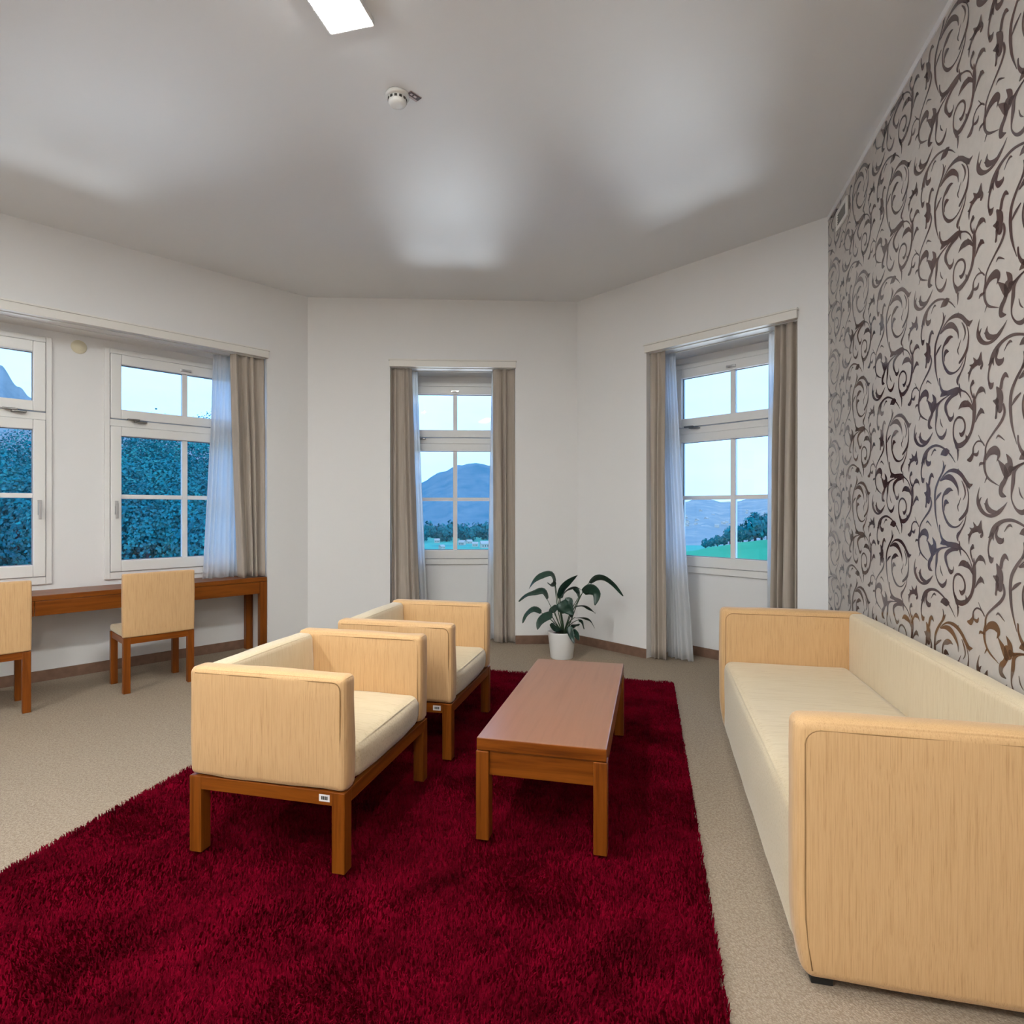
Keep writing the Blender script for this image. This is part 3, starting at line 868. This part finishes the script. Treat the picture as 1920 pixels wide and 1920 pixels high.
ac2.matrix_world = frame_mat(st(-1.752, 3.045), Matrix.Rotation(math.radians(0.8), 2) @ VR)

# ---------------------------------------------------------------- sofa
SW0, SW1, SL0, SL1 = 0.400, 1.205, 1.885, 3.985
sofa = empty('sofa', 'long cream silk sofa against the scrolled wallpaper', 'sofa', frame_mat(st(SW0, SL0), VR))
SD, SLn = SW1 - SW0, SL1 - SL0
zb, zt = 0.028, 0.788
def tuck(p):
    q = p.copy()
    if p.z < 0.26:
        w = ((0.26 - p.z) / 0.24) ** 2
        q.x += 0.030 * w * max(0.0, 1 - p.x / 0.25)
    return q
for k, (y0, y1) in enumerate(((0.0, 0.108), (SLn - 0.108, SLn))):
    a = soft_box('armrest', 'silk_z', sofa, 0.0, SD, y0, y1, zb, zt, 0.032, 0.004, 0.003, 21 + k, tweak=tuck)
    for yy in (y0 + 0.0005, y1 - 0.0005):
        pts = [(SD - 0.03 - (SD - 0.10) * j / 12, yy, zt - 0.030) for j in range(13)]
        pts += [(0.070 - 0.042 * math.sin(g), yy, zt - 0.072 + 0.042 * math.cos(g)) for g in (0.3, 0.6, 0.9, 1.2, 1.57)]
        pts += [tuple(tuck(Vector((0.028, yy, zt - 0.072 - (zt - 0.072 - zb - 0.03) * j / 9)))) for j in range(1, 10)]
        seam_loop(a, pts)
soft_box('backrest', 'silk_back_lit', sofa, SD - 0.092, SD, 0.104, SLn - 0.104, zb, zt, 0.028, 0.004, 0.003, 25, 0.1)
soft_box('seat', 'silk_x_lit', sofa, 0.016, SD - 0.088, 0.109, SLn - 0.109, zb + 0.01, 0.472, 0.048, 0.008, 0.003, 27, 0.1)
for x0 in (0.05, SD - 0.11):
    for y0 in (0.03, SLn - 0.09):
        box('foot', 'black', sofa, x0, x0 + 0.06, y0, y0 + 0.06, 0.0, zb + 0.006, 0.002)

# ---------------------------------------------------------------- desk along the window niche
desk = empty('desk', 'long narrow walnut brown desk under the left windows', 'desk', frame_mat(A0, dA))
DX0, DX1, DY0, DY1 = NA[0] + 0.01, 1.972, -0.010, 0.384
box('desktop', 'wood_x', desk, DX0, DX1, DY0, DY1, 0.705, 0.745, 0.003)
dr = [DX0 + 0.07, -1.70, -0.75, 0.20, 1.05, DX1 - 0.068]
for a, b_ in zip(dr[:-1], dr[1:]):
    box('drawer_front', 'wood_x', desk, a + 0.0015, b_ - 0.0015, DY0 + 0.004, DY0 + 0.024, 0.590, 0.703, 0.002)
box('back_rail', 'wood_x', desk, DX0 + 0.06, DX1 - 0.06, DY1 - 0.03, DY1 - 0.01, 0.62, 0.703, 0.002)
box('side_rail', 'wood_y', desk, DX1 - 0.030, DX1 - 0.008, DY0 + 0.06, DY1 - 0.06, 0.590, 0.703, 0.002)
for x0 in (DX0, DX1 - 0.066):
    for y0 in (DY0 + 0.002, DY1 - 0.062):
        leg(desk, x0, x0 + 0.066, y0, y0 + 0.060, 0.0, 0.704)

# ---------------------------------------------------------------- desk chairs
def make_desk_chair():
    r = empty('desk_chair', 'cream silk desk chair with brown legs in front of the white window', 'chair', Matrix.Identity(4), 'cream chairs at the desk')
    W, D = 0.500, 0.430
    soft_box('backrest', 'silk_z', r, 0.0, W, 0.0, 0.058, 0.424, 0.908, 0.012, 0.003, 0.002, 31)
    soft_box('seat', 'silk_x_lit', r, 0.006, W - 0.006, 0.056, D, 0.424, 0.478, 0.016, 0.004, 0.002, 33)
    for y0 in (0.010, D - 0.030):
        box('apron', 'wood_x', r, 0.046, W - 0.046, y0, y0 + 0.020, 0.372, 0.423, 0.002)
    for x0 in (0.008, W - 0.028):
        box('apron', 'wood_y', r, x0, x0 + 0.020, 0.046, D - 0.046, 0.372, 0.423, 0.002)
    for x0 in (0.002, W - 0.050):
        for y0 in (0.004, D - 0.050):
            leg(r, x0, x0 + 0.048, y0, y0 + 0.046, 0.0, 0.423)
    return r
dc1 = make_desk_chair()
put(dc1, A0, dA, 0.662, -0.500)
dc2 = copy_tree(dc1)
dc2['label'] = 'cream silk desk chair cut off by the left edge of the picture'
put(dc2, A0, dA, -0.378, -0.492)

# ---------------------------------------------------------------- potted peace lily
PC = Vector((0.470, 5.620))
plant = empty('potted_plant', 'dark green peace lily in a white pot in the far corner', 'plant', Matrix.Translation((PC.x, PC.y, 0)))
MB().lathe([(0.0, 0.0), (0.102, 0.0), (0.106, 0.006), (0.131, 0.236), (0.133, 0.247), (0.128, 0.250), (0.122, 0.246), (0.118, 0.205), (0.0, 0.205)], 40).build('pot', 'pot', plant, 0, True)
so = MB().lathe([(0.120, 0.214), (0.09, 0.224), (0.05, 0.220), (0.0, 0.228)], 24).build('soil', 'soil', plant, 0, True)
KP = PC.y / 1115.0 / 8.0
def pl(q, dy):
    # sketch units: eighths of a pixel at the pot, heights from the floor
    return ((q[0] - 752) * KP, dy, 1.40 - ((1050 - 955) * 8 + q[1]) * KP)
leaves = [
    # (stem points, leaf points, widest half width, depth at tip, tilt)
    ([(770, 1040), (700, 640), (640, 300)], [(640, 330), (585, 205), (440, 235), (335, 305), (255, 415)], 0.040, -0.10, 0.6),
    ([(760, 1040), (690, 700), (650, 320)], [(650, 300), (655, 370), (600, 400), (545, 360)], 0.032, 0.10, 0.5),
    ([(740, 1040), (660, 840), (565, 650)], [(535, 590), (470, 470), (350, 490), (220, 525), (105, 610)], 0.045, -0.06, 0.5),
    ([(735, 1040), (560, 860), (440, 770)], [(440, 770), (330, 715), (220, 785), (160, 900)], 0.036, -0.16, 0.6),
    ([(730, 1040), (640, 900), (585, 790)], [(600, 780), (480, 820), (405, 880), (370, 970)], 0.045, -0.24, 0.9),
    ([(780, 1040), (730, 750), (715, 560)], [(715, 580), (745, 430), (850, 320), (990, 220)], 0.045, -0.02, 0.95),
    ([(790, 1040), (740, 750), (725, 560)], [(725, 560), (820, 440), (950, 395), (1045, 440)], 0.034, -0.05, 0.4),
    ([(800, 1040), (900, 760), (1000, 580)], [(1010, 580), (985, 480), (935, 430), (1030, 500)], 0.034, 0.02, 0.6),
    ([(800, 1040), (890, 800), (1000, 560), (1050, 470)], [(1050, 470), (1160, 410), (1255, 490), (1222, 650)], 0.058, -0.12, 1.1),
    ([(830, 1040), (900, 880), (985, 640), (1090, 420), (1160, 320)], [(1150, 335), (1250, 245), (1375, 250), (1510, 350), (1645, 520)], 0.042, -0.10, 0.75),
    ([(780, 1040), (740, 850), (720, 640)], [(720, 600), (770, 660), (830, 700), (890, 770)], 0.072, -0.20, 1.2),
    ([(790, 1040), (830, 900), (860, 760)], [(850, 540), (850, 640), (860, 720), (880, 830)], 0.045, -0.14, 1.1),
    ([(810, 1040), (900, 800), (960, 700)], [(960, 695), (1080, 685), (1180, 740), (1262, 805)], 0.026, 0.02, 0.5),
    ([(810, 1040), (870, 930), (950, 862)], [(950, 862), (1075, 858), (1180, 905), (1242, 1020)], 0.026, -0.02, 0.4),
    ([(815, 1040), (900, 930), (990, 870)], [(990, 870), (1040, 900), (1065, 1000)], 0.022, -0.12, 0.6),
    ([(820, 1040), (860, 1000), (890, 975)], [(880, 985), (930, 955), (1005, 935)], 0.030, -0.10, 0.8),
    ([(800, 1040), (840, 990), (860, 970)], [(855, 960), (870, 1050), (885, 1110), (905, 1185)], 0.034, -0.185, 1.1),
    ([(820, 1040), (880, 1010), (910, 1020)], [(905, 1030), (945, 1060), (985, 1160)], 0.036, -0.15, 1.0),
    ([(740, 1040), (660, 980), (610, 930)], [(590, 925), (640, 990), (700, 1010), (760, 1000)], 0.036, -0.12, 0.9),
    ([(745, 1040), (690, 900), (650, 780)], [(690, 690), (650, 750), (600, 800), (590, 880)], 0.036, 0.08, 0.8),
]
for i, (stm, lf, hw, dep, tilt) in enumerate(leaves):
    ns_ = len(stm)
    sp = catmull([pl(q, dep * 0.55 * (k / (ns_ - 1)) + 0.02 * math.sin(i * 2.1)) for k, q in enumerate(stm)], 4)
    sp[0] = (sp[0][0] * 0.8, sp[0][1] * 0.8, 0.215)
    sp.append(pl(lf[0], dep * 0.55))
    MB().tube(sp, [0.0050 - 0.0024 * k / (len(sp) - 1) for k in range(len(sp))], 6).build('stem', 'stem', plant, 0, True)
    nl = len(lf)
    cp = catmull([pl(q, dep * (0.55 + 0.45 * k / (nl - 1))) for k, q in enumerate(lf)], 5)
    V, F = [], []
    NP = len(cp)
    for k, p in enumerate(cp):
        t = k / (NP - 1)
        w = hw * (math.sin(math.pi * min(1, 0.06 + t * 0.94) ** 0.72) ** 0.8 if 0 < t < 1 else 0.05)
        a, c_ = Vector(cp[max(k - 1, 0)]), Vector(cp[min(k + 1, NP - 1)])
        tg = (c_ - a).normalized()
        side0 = tg.cross(Vector((0, 1, 0))).normalized()      # in the plane of the sketch
        side1 = Vector((0, -1, 0))
        sd = (side0 * math.sin(tilt) + side1 * math.cos(tilt)).normalized()
        nr = tg.cross(sd).normalized()
        for u_ in (-1, -0.5, 0, 0.5, 1):
            q = Vector(p) + sd * (w * u_) + nr * (0.22 * w * abs(u_)) + nr * (0.004 * math.sin(9 * t + i) * u_)
            V.append(tuple(q))
    for k in range(NP - 1):
        for u_ in range(4):
            b_ = k * 5 + u_
            F.append((b_, b_ + 1, b_ + 6, b_ + 5))
    lo_ = link('leaf', mesh('leaf', V, F), 'leaf', plant, True)
    md = lo_.modifiers.new('leaf_thickness', 'SOLIDIFY')
    md.thickness = 0.0012
    md.offset = 0

# ---------------------------------------------------------------- the country outside
def leafy(name, stops, scale, rough=0.9):
    m = streaky(name, stops, scale, rough, 0.1, 0.0)
    return m
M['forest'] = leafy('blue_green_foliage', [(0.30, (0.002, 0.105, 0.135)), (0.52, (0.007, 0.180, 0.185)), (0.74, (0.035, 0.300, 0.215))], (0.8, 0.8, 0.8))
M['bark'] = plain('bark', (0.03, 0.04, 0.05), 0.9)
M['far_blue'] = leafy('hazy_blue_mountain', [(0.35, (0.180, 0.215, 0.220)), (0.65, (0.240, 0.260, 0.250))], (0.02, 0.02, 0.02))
M['mid_blue'] = leafy('hazy_wooded_hill', [(0.34, (0.050, 0.150, 0.190)), (0.52, (0.105, 0.185, 0.215)), (0.68, (0.150, 0.215, 0.230))], (0.012, 0.012, 0.012))  # distance haze is mixed into this hill's colour
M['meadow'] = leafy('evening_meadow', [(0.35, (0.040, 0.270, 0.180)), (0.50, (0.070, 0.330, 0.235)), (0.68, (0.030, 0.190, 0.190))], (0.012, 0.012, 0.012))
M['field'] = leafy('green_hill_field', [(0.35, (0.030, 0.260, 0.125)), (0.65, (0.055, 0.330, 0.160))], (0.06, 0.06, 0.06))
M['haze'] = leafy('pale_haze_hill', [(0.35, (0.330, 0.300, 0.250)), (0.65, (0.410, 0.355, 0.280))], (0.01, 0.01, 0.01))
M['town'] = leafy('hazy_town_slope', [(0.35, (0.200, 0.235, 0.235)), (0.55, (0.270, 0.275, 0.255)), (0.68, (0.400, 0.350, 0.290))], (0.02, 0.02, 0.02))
M['house'] = plain('white_house_render', (0.62, 0.50, 0.38), 0.8)
M['roof'] = plain('grey_house_roof', (0.42, 0.36, 0.30), 0.8)

def ridge(name, label, prof, yn, zn, yr, mat, rough=0.004, rows=14, seed=0):
    """a hill: foot at distance yn and height zn, crest at distance yr following prof = (slope across, slope up)"""
    ks = []
    for (k0, e0), (k1, e1) in zip(prof[:-1], prof[1:]):
        for q in range(10):
            t = q / 10
            t2 = t * t * (3 - 2 * t)
            ks.append((k0 + (k1 - k0) * t, e0 + (e1 - e0) * t2))
    ks.append(prof[-1])
    V, F = [], []
    for r in range(rows + 6):
        for k, e in ks:
            zr = 1.4 + e * yr
            if r <= rows:
                t = r / rows
                Y = yn + (yr - yn) * t
                z = zn + (zr - zn) * (t ** 1.25)
            else:
                t = (r - rows) / 5
                Y = yr + (yr - yn) * 0.5 * t
                z = zr + (zn - zr) * t * t
            z += yr * rough * noise.noise(Vector((k * 26 + seed, Y / yr * 9, seed))) * min(1, r / 3)
            z += yr * rough * 0.45 * noise.noise(Vector((k * 90 + seed, Y / yr * 22, seed))) * min(1, r / 3)
            V.append((k * Y, Y, z))
    n = len(ks)
    for r in range(rows + 5):
        for i in range(n - 1):
            b_ = r * n + i
            F.append((b_, b_ + 1, b_ + n + 1, b_ + n))
    o = link(name, mesh(name, V, F), mat, None, True)
    return tag(o, label, kind='structure')

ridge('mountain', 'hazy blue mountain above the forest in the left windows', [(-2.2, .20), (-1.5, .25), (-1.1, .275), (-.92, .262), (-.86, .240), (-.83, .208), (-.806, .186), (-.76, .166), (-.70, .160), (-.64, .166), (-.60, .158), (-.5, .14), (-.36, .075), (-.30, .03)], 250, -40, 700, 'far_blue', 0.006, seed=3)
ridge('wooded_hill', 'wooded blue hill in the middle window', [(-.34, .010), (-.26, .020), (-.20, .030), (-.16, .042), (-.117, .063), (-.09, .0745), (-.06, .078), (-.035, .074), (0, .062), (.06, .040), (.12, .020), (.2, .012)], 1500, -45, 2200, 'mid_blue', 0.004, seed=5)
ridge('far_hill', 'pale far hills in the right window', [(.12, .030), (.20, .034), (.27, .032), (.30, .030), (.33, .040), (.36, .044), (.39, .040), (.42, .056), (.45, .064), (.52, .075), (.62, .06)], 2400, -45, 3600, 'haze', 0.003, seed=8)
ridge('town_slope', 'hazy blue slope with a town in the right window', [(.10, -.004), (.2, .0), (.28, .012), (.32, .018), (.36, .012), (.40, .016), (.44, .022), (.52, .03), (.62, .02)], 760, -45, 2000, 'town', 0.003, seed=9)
V, F = [], []
NX, NY = 40, 30
for j in range(NY + 1):
    Y = 90 * (4200 / 90) ** (j / NY)
    for i in range(NX + 1):
        k = -1.4 + 2.5 * i / NX
        V.append((k * Y, Y, -45 + 1.6 * noise.noise(Vector((k * Y / 90, Y / 90, 2)))))
for j in range(NY):
    for i in range(NX):
        b_ = j * (NX + 1) + i
        F.append((b_, b_ + 1, b_ + NX + 2, b_ + NX + 1))
tag(link('valley_ground', mesh('valley_ground', V, F), 'meadow', None, True), 'evening meadows on the valley floor outside', kind='structure')
ridge('field_knoll', 'green field on the knoll outside the right window', [(.10, -.16), (.2, -.10), (.26, -.083), (.30, -.071), (.34, -.063), (.39, -.055), (.43, -.051), (.50, -.045), (.62, -.04)], 60, -14, 120, 'field', 0.0006, seed=12)

def crown_cloud(rg_, n, c, rx, rz, size):
    """n leaf clumps on a lumpy shell"""
    d = rg_.normal(size=(n, 3))
    d /= np.linalg.norm(d, axis=1)[:, None]
    lump = 1 + 0.16 * np.sin(d[:, 0] * 5 + c[0]) * np.sin(d[:, 1] * 5 + c[1]) + 0.12 * np.sin(d[:, 2] * 7 + c[0])
    rad = lump * (0.72 + 0.32 * rg_.random(n))
    p = d * rad[:, None] * np.array([rx, rx, rz]) + np.array(c)
    a = np.cross(d, rg_.normal(size=(n, 3)))
    a /= np.linalg.norm(a, axis=1)[:, None]
    b_ = np.cross(d, a) + 0.5 * d * rg_.normal(size=(n, 1))
    sz = size * (0.6 + 0.8 * rg_.random(n))[:, None]
    q = np.stack([p - a * sz - b_ * sz * .5, p + a * sz - b_ * sz * .6, p + a * sz * .5 + b_ * sz, p - a * sz * .7 + b_ * sz * .7], 1)
    return q
def cloud_mesh(name, Q):
    n = len(Q)
    me = bpy.data.meshes.new(name)
    me.vertices.add(n * 4)
    me.vertices.foreach_set('co', Q.astype(np.float32).ravel())
    me.loops.add(n * 4)
    me.loops.foreach_set('vertex_index', np.arange(n * 4, dtype=np.int32))
    me.polygons.add(n)
    me.polygons.foreach_set('loop_start', np.arange(0, n * 4, 4, dtype=np.int32))
    me.polygons.foreach_set('loop_total', np.full(n, 4, dtype=np.int32))
    me.update(calc_edges=True)
    return me
rg = np.random.default_rng(11)
def hill_z(X, Y):
    return -6.5 + max(0.0, -X / Y - 0.70) * 5.0 + (Y - 18) * 0.31 + 0.8 * math.sin(X * 0.21) + 0.6 * math.sin(Y * 0.3)
Qs, TV, TF = [], MB(), None
for k in range(270):
    Y = 27 + 21 * rg.random()
    X = -Y * (0.44 + 1.5 * rg.random())
    if Y > 44 and rg.random() < .5:
        continue
    r_ = 1.5 + 1.1 * rg.random()
    z = hill_z(X, Y)
    Qs.append(crown_cloud(rg, 2400, (X, Y, z + r_ * 1.1), r_, r_ * 1.25, 0.06))
    TV.tube([(X, Y, z - 0.6), (X + 0.1, Y, z + r_)], [0.16, 0.08], 5, False)
forest = empty('forest', 'dense blue green forest filling the left windows', 'forest', Matrix.Identity(4))
tag(forest, kind='stuff')
tag(link('foliage', cloud_mesh('foliage', np.concatenate(Qs)), 'forest', forest), kind='stuff')
tag(TV.build('trunks', 'bark', forest), kind='stuff')
V, F = [], []
for j in range(21):
    Y = 15 + 36 * j / 20
    for i in range(31):
        X = -Y * (0.40 + 1.75 * i / 30)
        V.append((X, Y, hill_z(X, Y) - 0.2))
for j in range(20):
    for i in range(30):
        b_ = j * 31 + i
        F.append((b_, b_ + 31, b_ + 32, b_ + 1))
tag(link('wooded_bank', mesh('wooded_bank', V, F), 'forest', None, True), 'steep wooded bank under the forest', kind='structure')

def make_tree(h, r_, seed, n=380):
    g = np.random.default_rng(seed)
    root = empty('valley_tree', 'tree', 'tree', Matrix.Identity(4))
    link('crown', cloud_mesh('crown', crown_cloud(g, n, (0, 0, h - r_ * 1.1), r_, r_ * 1.2, r_ * 0.17)), 'forest', root)
    MB().tube([(0, 0, -0.8), (0.05, 0, h * 0.4), (0, 0, h - r_)], [0.05 * h, 0.04 * h, 0.02 * h], 6, False).build('trunk', 'bark', root)
    return root
protos = [make_tree(6.0, 1.9, 1), make_tree(5.4, 1.8, 2)]
lab = 'small blue green tree on the knoll outside the right window'
spots = [(.325 + .0105 * q, (124, 139, 154, 169)[q % 4], .40 + .085 * q) for q in range(12)]
for i, (k, Y, sc_) in enumerate(spots):
    o = protos[i] if i < 2 else copy_tree(protos[i % 2])
    tag(o, lab, 'tree', 'trees on the knoll')
    e = -0.0635 + (k - .34) * 0.11
    o.matrix_world = Matrix.Translation((k * Y, Y, 1.4 + e * Y - 0.5)) @ Matrix.Rotation(i * 1.3, 4, 'Z') @ Matrix.Scale(sc_, 4)

# trees and houses on the valley floor
pv = make_tree(16, 7, 5, 300)
lab = 'dark blue green tree on the valley floor in the middle window'
vs = [(-.150 + .0100 * q, (860, 905, 950, 995)[(q * 3) % 4], (1.2, 1.5, 1.1, 1.4, 1.3, 1.6)[q % 6]) for q in range(13)]
for i, (k, Y, sc_) in enumerate(vs):
    o = pv if i == 0 else copy_tree(pv)
    tag(o, lab, 'tree', 'trees on the valley floor')
    o.matrix_world = Matrix.Translation((k * Y, Y, -45)) @ Matrix.Rotation(i * 1.7, 4, 'Z') @ Matrix.Scale(sc_, 4)
def make_house():
    r = empty('valley_house', 'house', 'house', Matrix.Identity(4))
    MB().box(-5, 5, -4, 4, -1, 5).build('walls', 'house', r)
    link('roof', mesh('roof', [(-5.5, -4.6, 4.8), (5.5, -4.6, 4.8), (5.5, 4.6, 4.8), (-5.5, 4.6, 4.8), (-5.5, 0, 8.2), (5.5, 0, 8.2)], [(0, 1, 5, 4), (2, 3, 4, 5), (1, 2, 5), (3, 0, 4), (0, 3, 2, 1)]), 'roof', r)
    for x in (-3, 0, 3):
        MB().box(x - .6, x + .6, -4.06, -3.98, 1.5, 3.2).build('window', 'dark_slot', r)
    return r
ph = make_house()
hs = [(-.126, 830, .2, .7), (-.084, 770, -.3, .8), (-.072, 800, .5, .7), (-.062, 745, 0, .7), (-.046, 720, .3, 1.0), (-.118, 700, .8, .6)]
for i, (k, Y, a, sc_) in enumerate(hs):
    o = ph if i == 0 else copy_tree(ph)
    tag(o, 'small white house on the valley floor in the middle window', 'house', 'houses in the middle window')
    o.matrix_world = Matrix.Translation((k * Y, Y, -45)) @ Matrix.Rotation(a, 4, 'Z') @ Matrix.Scale(sc_, 4)
g = random.Random(4)
hp = []
while len(hp) < 26:
    k, Y = 0.285 + 0.15 * g.random(), 1050 + 500 * g.random() ** 1.5
    if all(math.hypot(k * Y - a_, Y - b_) > 24 for a_, b_ in hp):
        hp.append((k * Y, Y))
for X, Y in hp:
    o = copy_tree(ph)
    tag(o, 'tiny white house in the hazy town in the right window', 'house', 'houses of the town in the right window')
    t = max(0.0, (Y - 760) / 1240)
    z = -45 + (1.4 + 0.015 * 2000 + 45) * t ** 1.25
    o.matrix_world = Matrix.Translation((X, Y, z)) @ Matrix.Rotation(g.random() * 3, 4, 'Z') @ Matrix.Scale(0.45 + .4 * g.random(), 4)

# ---------------------------------------------------------------- terrace and the floodlights that wash the facade
pts = []
for k in range(40):
    g_ = 2 * math.pi * k / 40
    pts.append((cen.x + 13 * math.cos(g_), cen.y + 13 * math.sin(g_)))
me = mesh('terrace', [(x_, y_, -3.4) for x_, y_ in pts] + [(x_, y_, -3.0) for x_, y_ in pts], [tuple(reversed(range(40))), tuple(range(40, 80))] + [(k, (k + 1) % 40, (k + 1) % 40 + 40, k + 40) for k in range(40)])
M['gravel'] = plain('terrace_gravel', (0.25, 0.27, 0.28), 0.9, 0.2, var=0.2, vscale=8)
tag(link('terrace', me, 'gravel'), 'gravel terrace around the building', kind='structure')
FLOOD = 2500.0
def floodlight(label, p, d, s, n, ts, tn):
    c = Vector(p) + d * s + outv(d) * n
    tgt = Vector(p) + d * ts - outv(d) * tn
    fm = frame_mat(c, d, -3.0)
    r = empty('floodlight', label, 'floodlight', fm, 'floodlights on the terrace')
    MB().box(-0.30, 0.30, -0.20, 0.20, 0.0, 0.03).build('base', 'dark_metal', r, 0.004)
    MB().tube([(0, 0.0, 0.03), (0, 0.0, 2.50)], 0.045, 10).build('post', 'dark_metal', r)
    hd = MB().box(-1.05, 1.05, -0.50, 0.50, -0.16, -0.02).build('housing', 'dark_metal', r, 0.01)
    dirv = fm.to_3x3().inverted() @ (Vector((tgt.x, tgt.y, HC)) - Vector((c.x, c.y, -0.34)))
    hd.location = (0, 0, 2.62)
    hd.rotation_euler = dirv.to_track_quat('Z', 'Y').to_euler()
    ld = bpy.data.lights.new('floodlight_beam', 'SPOT')
    ld.energy = FLOOD
    ld.color = (0.93, 0.96, 1.0)
    ld.spot_size = math.radians(19)
    ld.spot_blend = 1.0
    ld.shadow_soft_size = 1.1
    lo_ = bpy.data.objects.new('floodlight_beam', ld)
    COL.objects.link(lo_)
    lo_.parent = r
    lo_.location = (0, 0, 2.68)
    lo_.rotation_euler = dirv.to_track_quat('-Z', 'Y').to_euler()
floodlight('black floodlight on the terrace below the left windows', A0, dA, -1.27, 4.0, 0.11, 1.02)
floodlight('black floodlight on the terrace below the middle window', AB, dB, 1.40, 4.0, 1.52, 1.02)
floodlight('black floodlight on the terrace below the right window', BC, dC, 0.18, 4.0, 2.0, 0.95)
